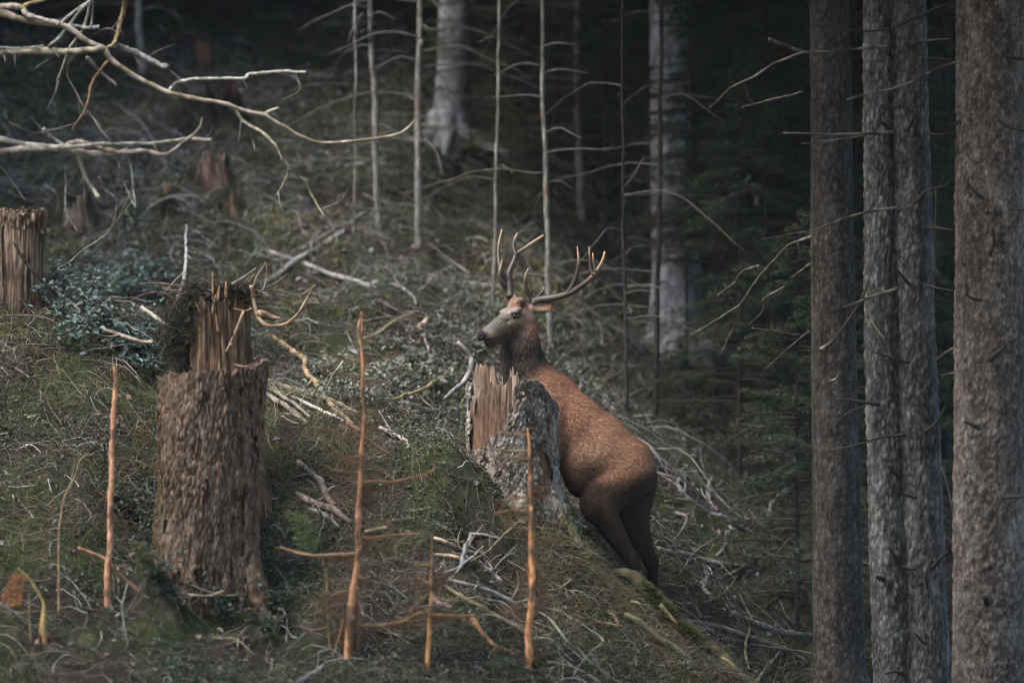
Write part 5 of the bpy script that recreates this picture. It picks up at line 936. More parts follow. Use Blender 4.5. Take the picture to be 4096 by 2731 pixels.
# ------------------------------------------------------------------ branches on the near bank
for lab, crop, pts, r, kw in (
    ('thick dark barky branch running down to the tallest peeled sapling', 'D', [(-20, 420), (80, 470), (180, 502), (250, 545), (325, 605)], [13, 15, 12], dict(col=(.2, .15, .115), col2=(.34, .27, .21), twigs=2)),
    ('bare pinkish crooked branch above the thick dark barky one', 'D', [(-10, 225), (60, 282), (120, 345), (162, 425), (205, 485)], [14, 15, 11], dict(col=(.34, .26, .21), col2=(.2, .15, .12))),
    ('short grey broken branch below the thick dark barky one', 'D', [(60, 510), (140, 540), (200, 580), (240, 625)], [10, 11, 7], dict(col=(.22, .2, .185))),
    ('pale curved bare root left of the moss cushion', 'D', [(485, 15), (560, 50), (625, 72), (662, 135)], [8, 9, 8], dict(col=(.42, .37, .32))),
    ('stubby brown stick end right of the tallest peeled sapling', 'D', [(395, 652), (460, 640), (530, 626)], [9, 11], dict(col=(.34, .24, .16))),
    ('thin pale twig curving on the moss in the centre', 'D', [(608, 562), (660, 540), (740, 515), (812, 484)], [4, 3], dict(col=(.36, .33, .24))),
    ('white dead twig pointing right at the top of the white fork', 'D', [(1028, 658), (1120, 670), (1225, 692)], [6, 6], dict(col=(.33, .32, .30), lift=.06)),
    ('thick upright white dead branch of the white fork', 'D', [(1036, 668), (1012, 730), (996, 800), (982, 865)], [8, 9], dict(col=(.27, .26, .25), lift=.05, twigs=-1)),
    ('long slender white twig slanting down left under the white fork', 'D', [(1112, 738), (1030, 822), (960, 882), (888, 948)], [4, 6, 4], dict(col=(.29, .28, .26), lift=.05, twigs=-1)),
    ('thin whitish twig left of the white fork', 'D', [(878, 892), (960, 862), (1045, 798)], [3, 4], dict(col=(.28, .275, .26), lift=.04)),
    ('tan bent branch meeting the white fork from the left', 'D', [(818, 688), (900, 722), (980, 762), (1060, 782), (1082, 824)], [8, 8, 5], dict(col=(.34, .26, .18), lift=.03)),
    ('short tan stick left below the white fork', 'D', [(815, 788), (900, 792), (972, 806)], [7, 7], dict(col=(.36, .27, .18), lift=.03)),
    ('stout pale branch sloping right from the white fork', 'D', [(1065, 808), (1150, 880), (1225, 952)], [7, 9], dict(col=(.36, .31, .25), lift=.03)),
    ('small white curl of dead twig on the stout pale branch', 'D', [(1138, 828), (1172, 868), (1160, 892), (1130, 880)], [5, 4], dict(col=(.3, .285, .26), lift=.04)),
    ('long grey branch running right towards the slim peeled sapling, upper of two', 'D', [(898, 938), (1000, 965), (1100, 990), (1200, 1026), (1300, 1070), (1385, 1102)], [7, 9, 9], dict(col=(.30, .27, .24), lift=.03)),
    ('long olive branch running right towards the slim peeled sapling, lower of two', 'D', [(888, 985), (980, 1050), (1080, 1102), (1180, 1160), (1280, 1212), (1375, 1265)], [8, 11, 11], dict(col=(.24, .20, .12), col2=(.14, .12, .06), lift=.05)),
    ('mossy stick on the ridge below the stag, right of the slim peeled sapling', 'D', [(1585, 728), (1700, 750), (1780, 792), (1840, 812)], [7, 8, 6], dict(col=(.14, .12, .08))),
    ('long greenish twig falling right from the slim peeled sapling, lowest of three', 'D', [(1455, 1138), (1540, 1202), (1640, 1330), (1810, 1485)], [4, 6, 5], dict(col=(.25, .25, .18))),
    ('brown branch falling right from the slim peeled sapling, topmost of three', 'D', [(1448, 1098), (1600, 1160), (1830, 1305)], [6, 7, 6], dict(col=(.24, .175, .10))),
    ('wavy pale-green twig right of the slim peeled sapling near the bottom', 'D', [(1418, 1290), (1530, 1300), (1600, 1372), (1660, 1435)], [5, 5, 4], dict(col=(.24, .24, .18))),
    ('orange splintered branch lying low between the two slim peeled saplings', 'D', [(1045, 1175), (1120, 1272), (1200, 1352), (1355, 1392)], [12, 11, 8], dict(col=(.42, .22, .10), col2=(.2, .12, .06))),
    ('arched greenish twig on the mossy ridge above the slanting log', 'D', [(1455, 1000), (1560, 1005), (1645, 940)], [5, 4], dict(col=(.20, .19, .12), lift=.03)),
    ('pale pink broken wood chunk beside the thin yellow-orange sapling', 'D', [(805, 1050), (850, 1085), (930, 1110)], [11, 13, 9], dict(col=(.44, .30, .24))),
    ('white broken branch end low at the bottom left of centre', 'C', [(1860, 1455), (1950, 1402), (2022, 1362)], [8, 11, 13], dict(col=(.28, .28, .27))),
    ('brown dead fern stalk right of the moss cushion shadow', 'D', [(1310, 600), (1200, 700), (1120, 780), (1040, 830)], [6, 5, 4], dict(col=(.2, .16, .08), lift=.05)),
    ('long thin brown stick lying below the wide brown stump', 'C', [(1320, 1170), (1400, 1175), (1480, 1180), (1600, 1290)], [5, 5, 4], dict(col=(.22, .19, .12))),
    ('crooked stick across the foot of the wide brown stump', 'C', [(1140, 895), (1220, 905), (1310, 905), (1400, 880)], [6, 7, 6], dict(col=(.36, .28, .2), Y=-2.0)),
    ('curved grey twig right of the wide brown stump foot', 'C', [(1740, 930), (1790, 1010), (1800, 1120), (1795, 1200)], [4, 4, 3], dict(col=(.2, .19, .16), lift=.05)),
    ('yellow-green twig fork low beside the stump root', 'C', [(1490, 1240), (1505, 1170), (1545, 1110)], [4, 4, 3], dict(col=(.3, .24, .12), lift=.04)),
    ('long faint stick crossing the dark bottom of the bank', 'C', [(960, 1180), (1060, 1215), (1180, 1220), (1300, 1225)], [5, 5, 4], dict(col=(.14, .13, .1))),
    ('thin brown stick lying at the bottom centre between the saplings', 'D', [(400, 1210), (520, 1230), (560, 1210), (640, 1180), (760, 1140)], [6, 6, 5], dict(col=(.26, .18, .08), lift=.04)),
    ('grey dead stick with knobs right below the olive branch', 'D', [(1130, 1060), (1250, 1090), (1300, 1150), (1325, 1230)], [5, 4, 3], dict(col=(.25, .24, .21), lift=.04)),
    ('yellowish long twig at the bottom right of the slim peeled sapling', 'D', [(1500, 1440), (1620, 1460), (1720, 1500), (1830, 1560)], [6, 6, 5], dict(col=(.24, .23, .16), lift=.03)),
    ('short orange-brown stick on the ridge below the stag belly', 'E', [(80, 1172), (200, 1212), (292, 1225)], [7, 8, 7], dict(col=(.33, .22, .12), lift=.03)),
    ('stubby pale root end on the ridge under the stag', 'E', [(200, 1128), (232, 1170), (262, 1212)], [8, 9, 6], dict(col=(.34, .24, .15), lift=.03)),
    ('dark arched root over the ridge directly below the stag belly', 'E', [(-20, 735), (100, 800), (200, 808), (235, 800)], [7, 8, 5], dict(col=(.085, .07, .05), lift=.03)),
    ('thin forked greenish twig low on the ridge', 'E', [(0, 1180), (80, 1240), (165, 1310), (100, 1365), (40, 1375)], [4, 5, 4], dict(col=(.2, .19, .13), lift=.03)),
    ('long yellow-green twig at the bottom edge under the ridge', 'E', [(0, 1340), (80, 1430), (180, 1500), (300, 1590)], [6, 6, 5], dict(col=(.2, .2, .14), lift=.03)),
    ('curled grey twig dangling beside the right foot of the tall broken stump', 'N', [(690, 920), (735, 960), (760, 1040), (820, 1100), (890, 1130)], [8, 7, 5], dict(col=(.36, .35, .34), Y=[-.5, -.35, .15]))):
    branch(lab, crop, pts, r, **kw)
# mossy log that forms the edge of the ridge
ml = branch('slanting moss-covered log with torn yellow-brown bark at the lower right of the ridge', 'E', [(250, 890), (330, 925), (430, 1005), (530, 1095), (640, 1225), (780, 1345), (900, 1435), (1000, 1525), (1100, 1620)], [16, 26, 30, 34, 36, 34, 32, 26, 20], Y=[-.42, -.5, -.6, -.75, -1.05], col=(.06, .052, .028), col2=(.03, .032, .015), name='mossy_log', cat='log', wob=.03)
for pts, r, c in (([(340, 1075), (385, 1085), (410, 1110), (430, 1150)], [7, 9, 6], (.2, .14, .07)), ([(300, 1150), (420, 1220), (500, 1290), (590, 1340), (680, 1420)], [14, 18, 14], (.16, .15, .09)), ([(520, 1090), (570, 1150), (620, 1210)], [9, 7], (.22, .16, .075)), ([(890, 1410), (950, 1450), (985, 1500)], [8, 8], (.28, .22, .11))):
    stem(ml, 'bark_strip', [P(x, y, -1.02) for x, y in cv('E', pts)], np.array(r, float) / FPX * 37, c, None, 'dead', 7, .01, .3)
# ------------------------------------------------------------------ grey slash in the shade at the right
for lab, crop, pts, r, kw in (
    ('grey branch leaving the stag rump to the right in the shade', 'E', [(495, 250), (600, 290), (715, 338)], [5, 6, 4], {}),
    ('curved pale branch dropping right of the stag rump', 'E', [(632, 315), (628, 370), (690, 440), (805, 525)], [7, 9, 8], dict(col=(.33, .31, .30))),
    ('upright curved pale branch, second right of the stag rump', 'E', [(832, 325), (808, 400), (815, 460), (862, 518)], [7, 9, 8], dict(col=(.31, .29, .28))),
    ('thin offshoot twig beside the upright curved pale branch', 'E', [(848, 382), (898, 338)], [4, 3], dict(col=(.24, .23, .22))),
    ('level pale branch below the two curved pale branches', 'E', [(825, 532), (930, 570), (1015, 586)], [8, 9, 6], dict(col=(.31, .29, .28))),
    ('grey branch continuing down right from the level pale branch', 'E', [(930, 580), (1020, 622), (1104, 664)], [6, 8, 6], dict(col=(.27, .255, .25))),
    ('thin pale bow-shaped branch near the slimmer spruce trunk', 'E', [(1385, 352), (1300, 375), (1220, 440), (1180, 520), (1222, 632)], [4, 6, 8, 7], dict(col=(.34, .32, .30))),
    ('angled grey stick right of the stag hind legs', 'E', [(608, 532), (690, 562), (640, 650), (578, 732)], [8, 6, 4], {}),
    ('long pale-ended branch pointing right from the stag hocks', 'E', [(505, 748), (600, 775), (700, 797), (830, 832), (990, 852)], [9, 10, 7], dict(col=(.34, .31, .28))),
    ('thin grey stick above the long pale-ended branch', 'E', [(518, 735), (640, 742), (765, 772)], [5, 5], {}),
    ('short curved stick hanging below the level pale branch, left of two', 'E', [(922, 640), (902, 740), (858, 792)], [5, 7, 5], {}),
    ('short curved stick hanging below the level pale branch, right of two', 'E', [(952, 600), (930, 700), (888, 772)], [5, 6, 4], {}),
    ('knotted grey branch zigzagging down below the long pale-ended branch', 'E', [(778, 838), (802, 920), (770, 972), (835, 1055)], [8, 11, 10], dict(col=(.27, .255, .245))),
    ('level thin stick right of the stag hooves', 'E', [(505, 970), (650, 972), (775, 976)], [5, 6, 5], {}),
    ('thin rising stick just above the level one by the stag hooves', 'E', [(505, 922), (630, 882), (755, 850)], [4, 4], {}),
    ('hair-thin long twig slanting up right through the slash', 'E', [(588, 968), (740, 770), (850, 680), (905, 638)], [3, 3, 2], {}),
    ('curved grey stick below the zigzag branch', 'E', [(555, 1075), (700, 1086), (850, 1062), (895, 1028)], [6, 8, 6], {}),
    ('short stub under the curved grey stick', 'E', [(728, 1080), (772, 1165)], [9, 8], {}),
    ('long grey log sloping to the lower right through the slash', 'E', [(655, 1183), (760, 1196), (900, 1232), (1000, 1272), (1100, 1312), (1250, 1352), (1410, 1435)], [9, 11, 9], dict(twigs=2, col=(.25, .235, .225))),
    ('thick grey log above it reaching the slimmer spruce trunk', 'E', [(955, 1148), (1100, 1202), (1250, 1252), (1475, 1282)], [14, 13, 7], dict(col=(.27, .25, .24), twigs=2)),
    ('thin straight pole along the lowest edge of the slash', 'E', [(675, 1218), (900, 1282), (1090, 1332), (1475, 1388)], [6, 7, 5], {}),
    ('short level stick between the curved stick and the thick grey log', 'E', [(785, 1166), (955, 1160)], [6, 6], {}),
    ('dark bark branch rising right behind the zigzag branch', 'E', [(815, 962), (890, 932), (990, 872), (1145, 788)], [9, 10, 7], dict(col=(.07, .062, .055))),
    ('olive stick standing at the bottom of the slash, left', 'E', [(1095, 1575), (1160, 1480), (1242, 1378)], [8, 8, 6], dict(col=(.14, .13, .10), lift=.05)),
    ('thin upright green-grey twig at the bottom of the slash', 'E', [(1062, 1220), (1040, 1380), (1062, 1485)], [5, 6, 4], dict(col=(.15, .15, .11), lift=.05)),
    ('short grey stick near the slimmer spruce trunk, upper of two', 'E', [(1165, 850), (1265, 840)], [6, 6], {}),
    ('short grey stick near the slimmer spruce trunk, lower of two', 'E', [(1238, 888), (1375, 908)], [7, 6], {}),
    ('faint stick rising to the slimmer spruce trunk', 'E', [(1150, 1122), (1240, 1042), (1385, 980)], [4, 5, 4], dict(col=(.13, .125, .12))),
    ('thin arched twig right above the long pale-ended branch', 'E', [(635, 682), (720, 670), (815, 692)], [3, 3], {}),
    ('thin twig leading down to the thick grey log', 'E', [(1208, 1138), (1280, 1202), (1335, 1262)], [4, 5, 4], {}),
    ('short brown stick high on the shaded slope behind the slash', 'E', [(1048, 68), (1110, 105), (1160, 142)], [8, 6], dict(col=(.2, .185, .175))),
    ('crooked thin branch in the dark above the slash', 'I', [(782, 5), (742, 110), (690, 125), (620, 160), (552, 232)], [5, 6, 4], dict(Y=[4.0, 3.6, 3.6])),
    ('short upright pale stick in the dark right of the whitish trunk', 'I', [(820, 88), (820, 185)], [9, 9], dict(col=(.33, .27, .24), Y=3.8)),
    ('faint branch on the dark slope left of the slimmer spruce trunk', 'E', [(700, 230), (730, 160), (745, 140)], [5, 4], {})):
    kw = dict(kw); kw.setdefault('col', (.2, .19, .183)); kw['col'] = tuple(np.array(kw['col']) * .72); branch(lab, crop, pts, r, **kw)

# ------------------------------------------------------------------ leafy plants
def leafy(label, px, py, n, size, lsz, col, group, Y=None, seed=0, cat='plant', name='leafy_plant'):
    b_ = GP(px, py) if Y is None else P(px, py, Y); b_[2] = gz(b_[0], b_[1]); rs = np.random.default_rng(seed); o = empty(name, b_, label, cat, group)
    tips = []
    mb = MB()
    for k in range(5):
        a = rs.uniform(0, 6.283); t = b_ + np.array([math.cos(a) * size * .9, math.sin(a) * size * .7, size * rs.uniform(.6, 1.1)]); tips.append(t); V, F = tube([b_, b_ + (t - b_) * .5 + (0, 0, .04), t], [.004, .002], 5, 8, .006); mb.add(V, F, (.10, .085, .05))
    mb.build('stems', MAT['dead'], o)
    k = rs.integers(0, 5, n); f = rs.uniform(.25, 1.05, n)[:, None]; p = b_ + (np.array(tips)[k] - b_) * f + rs.normal(size=(n, 3)) * size * .22; p[:, 2] = np.maximum(p[:, 2], terrain(p[:, 0], p[:, 1]) + .015)
    nn_ = rs.normal(size=(n, 3)) * .35 + np.array([0, -.25, 1]); L = lsz * rs.uniform(.6, 1.3, n); c = np.array(col) * rs.uniform(.55, 1.5, (n, 1)) + rs.uniform(-.01, .01, (n, 3))
    MB().add(*leafs(p, nn_, L, L * rs.uniform(.5, .75, n), np.clip(c, .01, .6))).build('foliage', MAT['leaf'], o)['kind'] = 'stuff'
    return o
BG_, YG = (.095, .135, .112), (.18, .2, .15)
for k, (px, py) in enumerate([(250, 1250), (330, 1170), (430, 1130), (540, 1110), (420, 1220), (330, 1330), (500, 1330), (580, 1220), (420, 1430), (250, 1400), (610, 1130), (170, 1160), (480, 1200), (320, 1230)]):
    leafy('low bushy plant with blue-green leaves growing on the left bank by the weathered stump', px, py, 95, .2, .045, BG_, 'blue-green leafy plants on the left bank', seed=k)
for k, (px, py) in enumerate([(600, 1450), (555, 1500), (520, 1420), (640, 1400), (690, 1390), (575, 1400)]):
    leafy('dark teal leafy plant leaning over the top of the wide brown stump', px, py, 70, .15, .05, (.08, .12, .10), 'teal plants at the brown stump top', seed=30 + k)
for k, (px, py) in enumerate([(1290, 1520), (1370, 1500), (1440, 1540), (1520, 1510), (1340, 1580), (1560, 1570), (1640, 1530), (1460, 1600), (1700, 1480), (1250, 1600), (1600, 1620), (1740, 1560)]):
    leafy('small plant with pale shiny leaves on the crest beside the tallest peeled sapling', px, py, 75, .14, .032, YG, 'pale-leaved plants on the bank crest', seed=50 + k)
for k, (px, py) in enumerate([(640, 2330), (700, 2420), (790, 2460), (880, 2470), (600, 2240), (560, 2140), (960, 2500), (520, 2050), (1090, 2560), (1130, 2450)]):
    leafy('dark leafy undergrowth plant around the foot of the wide brown stump', px, py, 110, .17, .04, (.035, .052, .034), 'undergrowth at the brown stump foot', seed=80 + k)
def fern(label, px, py, Y, L, ang, col, seed):
    b_ = P(px, py, Y); o = empty('fern', b_, label, 'fern'); d = np.array([math.cos(ang), -.25, math.sin(ang)]); rs = np.random.default_rng(seed)
    for f in range(2):
        sp_ = [b_ + (0, 0, -.02), b_ + d * L * .5 + np.array([.03 * f, 0, .03]), b_ + d * L + np.array([.06 * f, 0, -.02])]; V, F = tube(sp_, [.004, .001], 5, 14); MB().add(V, F, (.12, .14, .05)).build('stalk', MAT['dead'], o)
        c = catmull(sp_, 26); sd = np.cross(d, (0, -1, .2)); mb = MB()
        for s in (-1, 1):
            for k in range(2, 26):
                l = L * .28 * (1 - k / 27) + .01; e_ = c[k] + (sd * s + d * .5) * l; mb.add(*blades(c[k][None] + rs.normal(size=(7, 3)) * .003 + (e_ - c[k]) * np.linspace(0, .8, 7)[:, None], np.tile((sd * s + d * .5), (7, 1)) + rs.normal(size=(7, 3)) * .35, np.full(7, l * .4), np.full(7, .008), np.array(col) * rs.uniform(.7, 1.3, (7, 1))))
        mb.build('frond', MAT['leaf'], o)['kind'] = 'stuff'
fern('light green fern frond leaning against the right side of the wide brown stump', 1260, 2210, -1.75, .33, 2.15, (.16, .21, .075), 1)
fern('dim brownish fern in front of the foot of the wide brown stump', 590, 2310, -2.05, .26, 1.9, (.17, .15, .06), 2)
fern('orange withered fern at the left edge near the bottom', 40, 2420, -2.4, .22, 1.35, (.42, .18, .07), 3)

# ------------------------------------------------------------------ ground cover that nobody could count
def scatter(n, x0, x1, y0, y1):
    x = rng.uniform(x0, x1, n); y = rng.uniform(y0, y1, n); return x, y
def cover(name, label, n, x0, x1, y0, y1, pick_, L, W, upw, palette, spread=1.0, bend=.0, segs=1, mat='cover', clump=None):
    x, y = scatter(n, x0, x1, y0, y1); w = pick_(x, y) * (.12 + .88 * sstep(-.28, -.02, fbm(x * 2.6, y * 2.6, 4, 3, 501))); k = rng.uniform(size=n) < w; x, y = x[k], y[k]; m = len(x)
    z = tz(x, y); N = gnormal(x, y); d = N * upw + rng.normal(size=(m, 3)) * spread; l = rng.uniform(*L, m)
    cl = .48 + .95 * fbm(x * 1.9, y * 1.9, 5, 3, 99); pi = np.clip((cl * 1.1 + rng.normal(size=m) * .22) * len(palette), 0, len(palette) - 1).astype(int)
    c = np.array(palette)[pi] * rng.uniform(.4, 1.7, (m, 1)); c = np.where((rng.uniform(size=m) < .8 * np.clip(forest(x, y), 0, 1))[:, None] & (mat == 'cover'), np.array([.042, .034, .028]) * rng.uniform(.5, 1.6, (m, 1)), c); b_ = rng.normal(size=(m, 3)) * (l * bend)[:, None] + np.array([0, 0, -1]) * (l * bend)[:, None] * .6  # cover in the closed stand turns dark brown, standing in for shade
    V, F, C = blades(np.stack([x, y, z - .004], 1), d, l, rng.uniform(*W, m), c, b_, segs); o = link(name, mesh_np(name, V, F, MAT[mat], C, smooth=False)); tag(o, label, None, None, 'stuff')
forest = lambda x, y: sstep(.7, 1.6, x + .3 * fbm(x, y, 2, 2, 77)) * sstep(.0, .8, y) + sstep(6.5, 8.5, y)      # closed stand: needles only, darkened to paint in its shade
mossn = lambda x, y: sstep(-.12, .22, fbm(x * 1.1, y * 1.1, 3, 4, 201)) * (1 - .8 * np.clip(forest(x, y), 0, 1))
near = lambda x, y: 1.0 * (x < 2.6)
cushion = lambda x, y: np.clip(1.3 * np.exp(-(((x + .33) / .55) ** 2 + ((y + .5) / .6) ** 2)), 0, 1)
MOSSC = [(.034, .042, .018), (.07, .078, .028), (.125, .125, .04), (.2, .185, .058)]
LITC = [(0.041, 0.029, 0.020), (0.081, 0.058, 0.040), (0.135, 0.098, 0.069), (0.216, 0.164, 0.119)]
GRASC = [(0.045, 0.056, 0.031), (0.083, 0.091, 0.050), (0.128, 0.130, 0.077), (0.188, 0.175, 0.112)]
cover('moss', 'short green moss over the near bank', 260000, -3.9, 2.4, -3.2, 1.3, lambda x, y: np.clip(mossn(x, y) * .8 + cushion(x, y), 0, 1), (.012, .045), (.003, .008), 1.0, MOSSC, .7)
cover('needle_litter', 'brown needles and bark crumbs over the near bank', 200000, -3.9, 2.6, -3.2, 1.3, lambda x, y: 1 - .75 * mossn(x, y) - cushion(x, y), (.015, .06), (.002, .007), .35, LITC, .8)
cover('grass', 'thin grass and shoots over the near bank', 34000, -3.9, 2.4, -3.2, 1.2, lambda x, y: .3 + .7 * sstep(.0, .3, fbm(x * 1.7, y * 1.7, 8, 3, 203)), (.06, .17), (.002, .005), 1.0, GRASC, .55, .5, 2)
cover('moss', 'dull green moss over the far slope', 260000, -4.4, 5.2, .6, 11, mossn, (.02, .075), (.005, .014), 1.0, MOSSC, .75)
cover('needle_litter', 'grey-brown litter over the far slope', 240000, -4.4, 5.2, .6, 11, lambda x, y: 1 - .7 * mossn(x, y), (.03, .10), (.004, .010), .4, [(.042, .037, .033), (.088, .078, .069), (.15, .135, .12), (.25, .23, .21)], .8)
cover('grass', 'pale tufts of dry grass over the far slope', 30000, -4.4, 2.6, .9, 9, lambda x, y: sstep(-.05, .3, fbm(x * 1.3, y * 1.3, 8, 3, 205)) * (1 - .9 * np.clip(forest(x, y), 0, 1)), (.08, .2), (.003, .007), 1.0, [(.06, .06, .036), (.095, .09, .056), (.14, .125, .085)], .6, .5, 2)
def twig_litter(name, label, n, x0, x1, y0, y1, L, R_, cols, lift=.03, keep_out=.8):
    x, y = scatter(n, x0, x1, y0, y1); kp = rng.uniform(size=n) > keep_out * np.clip(forest(x, y), 0, 1); x, y = x[kp], y[kp]; n = len(x); a = rng.uniform(0, 6.283, n); l = rng.uniform(*L, n) * rng.uniform(.4, 1, n); K = 6; t = np.linspace(-.5, .5, K)
    cur = rng.normal(size=(n, 1)) * .25; ph = a[:, None] + cur * 4 * t + rng.normal(size=(n, K)) * .12
    X_ = x[:, None] + np.cumsum(np.cos(ph), 1) * l[:, None] / K; Y_ = y[:, None] + np.cumsum(np.sin(ph), 1) * l[:, None] / K; g = tz(X_, Y_)
    Z_ = np.maximum(g + .003, np.linspace(0, 1, K) * (g[:, -1:] - g[:, :1]) + g[:, :1]) + np.abs(rng.normal(size=(n, 1))) * lift + rng.uniform(0, lift, (n, K)) * .5
    Q = np.stack([X_, Y_, Z_], -1); T = np.gradient(Q, axis=1); T /= np.linalg.norm(T, axis=-1, keepdims=True); A = np.cross(T, np.array([.2, .3, .93])); A /= np.linalg.norm(A, axis=-1, keepdims=True); B = np.cross(T, A)
    r = rng.uniform(*R_, (n, 1)) * np.linspace(1, .35, K); th = np.arange(3) / 3 * 2 * math.pi
    V = Q[:, :, None] + r[..., None, None] * (np.cos(th)[:, None] * A[:, :, None] + np.sin(th)[:, None] * B[:, :, None]); V = V.reshape(-1, 3)
    i = (np.arange(n)[:, None, None] * K + np.arange(K - 1)[None, :, None]) * 3; j = np.arange(3)[None, None]; F = np.stack(np.broadcast_arrays(i + j, i + (j + 1) % 3, i + 3 + (j + 1) % 3, i + 3 + j), -1).reshape(-1, 4)
    C = np.repeat(np.array(cols)[rng.integers(len(cols), size=n)] * rng.uniform(.5, 1.4, (n, 1)), K * 3, 0)
    tag(link(name, mesh_np(name, V, F, MAT['dead'], C)), label, None, None, 'stuff')
def leaf_cover(name, label, n, x0, x1, y0, y1, pick_, L, hgt, palette):
    x, y = scatter(n, x0, x1, y0, y1); k = rng.uniform(size=n) < pick_(x, y); x, y = x[k], y[k]; m = len(x); z = tz(x, y) + rng.uniform(.0, 1, m) ** 1.5 * hgt * (.4 + .6 * sstep(-.3, .4, fbm(x * 4, y * 4, 2, 2, 301)))
    nn_ = rng.normal(size=(m, 3)) * .5 + np.array([0, -.3, 1]); l = rng.uniform(*L, m); cl = .5 + .5 * fbm(x * 2.2, y * 2.2, 5, 3, 299); pi = np.clip((cl * 1.1 + rng.normal(size=m) * .25) * len(palette), 0, len(palette) - 1).astype(int)
    c = np.array(palette)[pi] * rng.uniform(.5, 1.5, (m, 1)); V, F, C = leafs(np.stack([x, y, z], 1), nn_, l, l * rng.uniform(.45, .7, m), c); tag(link(name, mesh_np(name, V, F, MAT['leaf'], C, smooth=False)), label, None, None, 'stuff')
TW = [(.19, .175, .16), (.29, .27, .25), (.11, .088, .068), (.2, .155, .11), (.06, .05, .042), (.42, .40, .37)]
twig_litter('twig_litter', 'fine dead twigs strewn over the near bank', 2200, -3.8, 2.4, -3.0, 1.0, (.08, .4), (.0015, .004), TW)
twig_litter('twig_litter', 'dead twigs and sticks strewn over the far slope', 3200, -4.3, 3.0, .8, 10, (.12, .6), (.002, .006), TW)
twig_litter('twig_litter', 'tangle of dead grey sticks on the shaded ground at right', 700, .7, 4.0, .2, 4.5, (.2, .9), (.002, .006), [(.07, .066, .062), (.11, .104, .10), (.035, .032, .03)], .07, 0)
shr = lambda f, sd: (lambda x, y: sstep(-.02, .28, fbm(x * f, y * f, 3, 3, sd)) * (1 - .85 * np.clip(forest(x, y), 0, 1)))
LG = [(0.022, 0.031, 0.019), (0.043, 0.056, 0.034), (0.072, 0.087, 0.055), (0.122, 0.133, 0.087)]
leaf_cover('bilberry_leaves', 'small dull-green leaves of undergrowth over the near bank', 60000, -3.9, 2.2, -3.2, 1.2, shr(1.5, 311), (.012, .03), .09, LG)
leaf_cover('bilberry_leaves', 'small grey-green leaves of undergrowth over the far slope', 110000, -4.4, 4.5, .8, 10.5, shr(1.1, 321), (.018, .045), .12, [(.026, .031, .022), (.052, .06, .042), (.085, .09, .068), (.14, .14, .115)])
leaf_cover('bark_chips', 'pale chips of bark and wood strewn over the slope', 5000, -4.2, 2.5, -3.0, 9, lambda x, y: .5 + 0 * x, (.02, .07), .02, [(.13, .095, .072), (.18, .15, .125), (.22, .2, .19), (.25, .175, .135)])
def brush(name, label, n, x0, x1, y0, y1, pick_, L, R_, cols, up=.5):
    '''loose heaps of thin dead twigs arching out of the ground'''
    x, y = scatter(n, x0, x1, y0, y1); k = rng.uniform(size=n) < pick_(x, y) * (1 - .8 * np.clip(forest(x, y), 0, 1)); x, y = x[k], y[k]; n = len(x); K = 6; z = tz(x, y); N = gnormal(x, y)
    d = N * up * rng.uniform(.2, 1.3, (n, 1)) + rng.normal(size=(n, 3)) * np.array([.8, .5, .25]); d /= np.linalg.norm(d, axis=1)[:, None]; l = rng.uniform(*L, n); t = np.linspace(0, 1, K)
    sag = rng.uniform(.15, .8, n); Q = np.stack([x, y, z], 1)[:, None] + d[:, None] * (l[:, None] * t)[..., None]; Q[..., 2] -= (sag * l)[:, None] * t ** 2; Q += np.cumsum(rng.normal(size=(n, K, 3)), 1) * (l * .02)[:, None, None]
    Q[..., 2] = np.maximum(Q[..., 2], tz(Q[..., 0], Q[..., 1]) + .004)
    T = np.gradient(Q, axis=1); T /= np.maximum(np.linalg.norm(T, axis=-1, keepdims=True), 1e-9); A = np.cross(T, np.array([.2, .3, .93])); A /= np.maximum(np.linalg.norm(A, axis=-1, keepdims=True), 1e-9); B = np.cross(T, A); r = rng.uniform(*R_, (n, 1)) * np.linspace(1, .3, K); th = np.arange(3) / 3 * 2 * math.pi
    V = (Q[:, :, None] + r[..., None, None] * (np.cos(th)[:, None] * A[:, :, None] + np.sin(th)[:, None] * B[:, :, None])).reshape(-1, 3)
    i = (np.arange(n)[:, None, None] * K + np.arange(K - 1)[None, :, None]) * 3; j = np.arange(3)[None, None]; F = np.stack(np.broadcast_arrays(i + j, i + (j + 1) % 3, i + 3 + (j + 1) % 3, i + 3 + j), -1).reshape(-1, 4)
    C = np.repeat(np.array(cols)[rng.integers(len(cols), size=n)] * rng.uniform(.4, 1.5, (n, 1)), K * 3, 0); tag(link(name, mesh_np(name, V, F, MAT['dead'], C)), label, None, None, 'stuff')
BR = [(0.128, 0.092, 0.061), (0.187, 0.140, 0.097), (0.068, 0.050, 0.036), (0.119, 0.108, 0.058), (0.255, 0.216, 0.173)]
brush('dead_brush', 'dense dead brushwood over the near bank', 17000, -3.9, 2.2, -3.1, 1.1, lambda x, y: .25 + .75 * sstep(-.1, .25, fbm(x * 1.4, y * 1.4, 9, 3, 401)), (.06, .30), (.0012, .0032), BR)
brush('dead_brush', 'grey dead brushwood over the far slope', 17000, -4.4, 3.2, .8, 10, lambda x, y: .15 + .85 * sstep(-.1, .25, fbm(x * 1.2, y * 1.2, 9, 3, 403)), (.08, .42), (.0016, .0045), [(.14, .125, .112), (.21, .195, .18), (.08, .07, .06), (.12, .115, .075), (.28, .26, .25)])
brush('dead_brush', 'dead bristly brush crowning the right-hand ridge', 3500, .0, 1.6, -1.6, -.1, lambda x, y: .8 + 0 * x, (.06, .26), (.0014, .0035), [(.14, .11, .06), (.2, .16, .1), (.09, .09, .04)], .7)
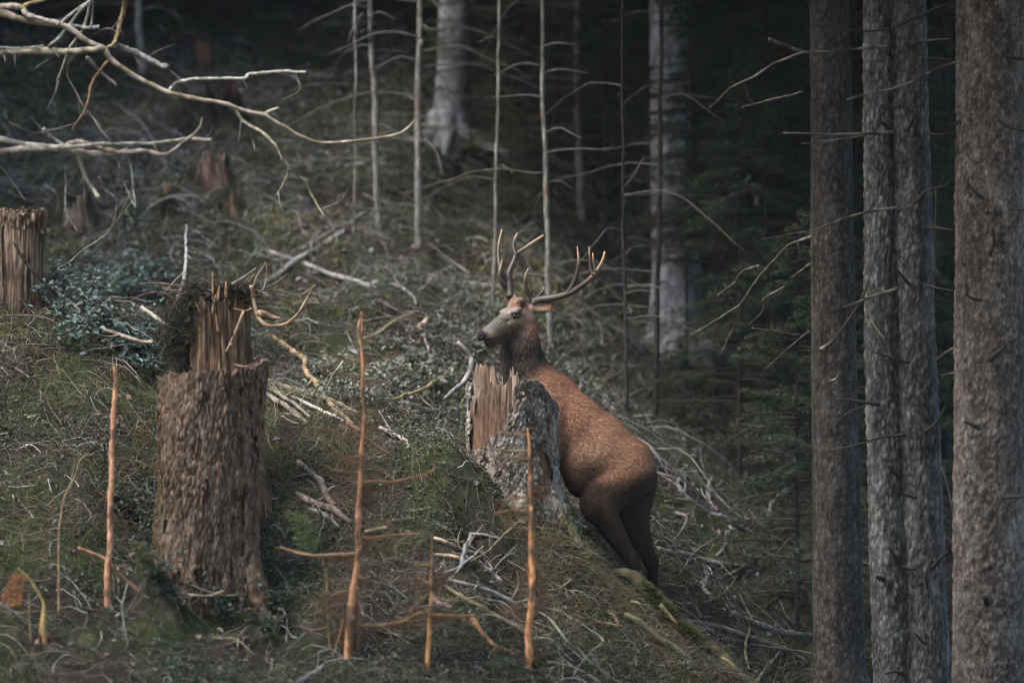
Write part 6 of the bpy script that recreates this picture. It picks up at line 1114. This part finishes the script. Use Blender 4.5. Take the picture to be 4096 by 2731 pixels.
brush('dead_brush', 'bigger dead boughs and twigs heaped on the near bank', 2600, -3.9, 1.6, -3.0, 1.0, lambda x, y: .1 + .9 * sstep(.0, .25, fbm(x * 1.1, y * 1.1, 9, 3, 405)), (.2, .55), (.002, .0055), BR + [(.36, .33, .29)], .35)
brush('dead_brush', 'bigger pale dead twigs heaped on the far slope', 2600, -4.4, 2.6, 1.0, 9, lambda x, y: .1 + .9 * sstep(.0, .25, fbm(x * 1.0, y * 1.0, 9, 3, 407)), (.25, .7), (.002, .006), [(.2, .185, .17), (.3, .285, .27), (.11, .1, .09), (.38, .36, .34)], .35)
# moss on the slanting log
n = 9000; lp = np.array([P(x, y, k) for (x, y), k in zip(cv('E', [(250, 890), (330, 925), (430, 1005), (530, 1095), (640, 1225), (780, 1345), (900, 1435)]), np.linspace(-.42, -.9, 7))]); lc = catmull(lp, 200)
k = rng.integers(0, 200, n); w = rng.uniform(size=n) < sstep(-.2, .2, fbm(k * .06, 0, 0, 2, 9)) ; k = k[w]; n = len(k); d = rng.normal(size=(n, 3)); d[:, 2] = np.abs(d[:, 2]) + .2; d /= np.linalg.norm(d, axis=1)[:, None]
mb = MB().add(*blades(lc[k] + d * .042, d, rng.uniform(.01, .035, n), rng.uniform(.003, .007, n), np.array(MOSSC)[rng.integers(0, 3, n)] * rng.uniform(.4, 1.5, (n, 1)))); mb.build('moss', MAT['cover'], ml)['kind'] = 'stuff'


# ------------------------------------------------------------------ thin haze added to lift the dark tones
hv = [(x, y, z) for x in (-75, 75) for y in (-75, 75) for z in (-7, 32)]
hm = bpy.data.materials.new('dark_lift_haze'); hm.use_nodes = True; ht = hm.node_tree; ht.nodes.clear(); ho = ht.nodes.new('ShaderNodeOutputMaterial'); pv = ht.nodes.new('ShaderNodeVolumePrincipled')
pv.inputs['Color'].default_value = (.80, .86, .90, 1); pv.inputs['Density'].default_value = .00022; ht.links.new(pv.outputs[0], ho.inputs['Volume'])
tag(link('haze', mesh_np('haze', hv, np.array([(0, 1, 3, 2), (4, 6, 7, 5), (0, 4, 5, 1), (2, 3, 7, 6), (0, 2, 6, 4), (1, 5, 7, 3)]), hm, smooth=False)), 'thin pale haze added to lift the dark tones', None, None, 'stuff')
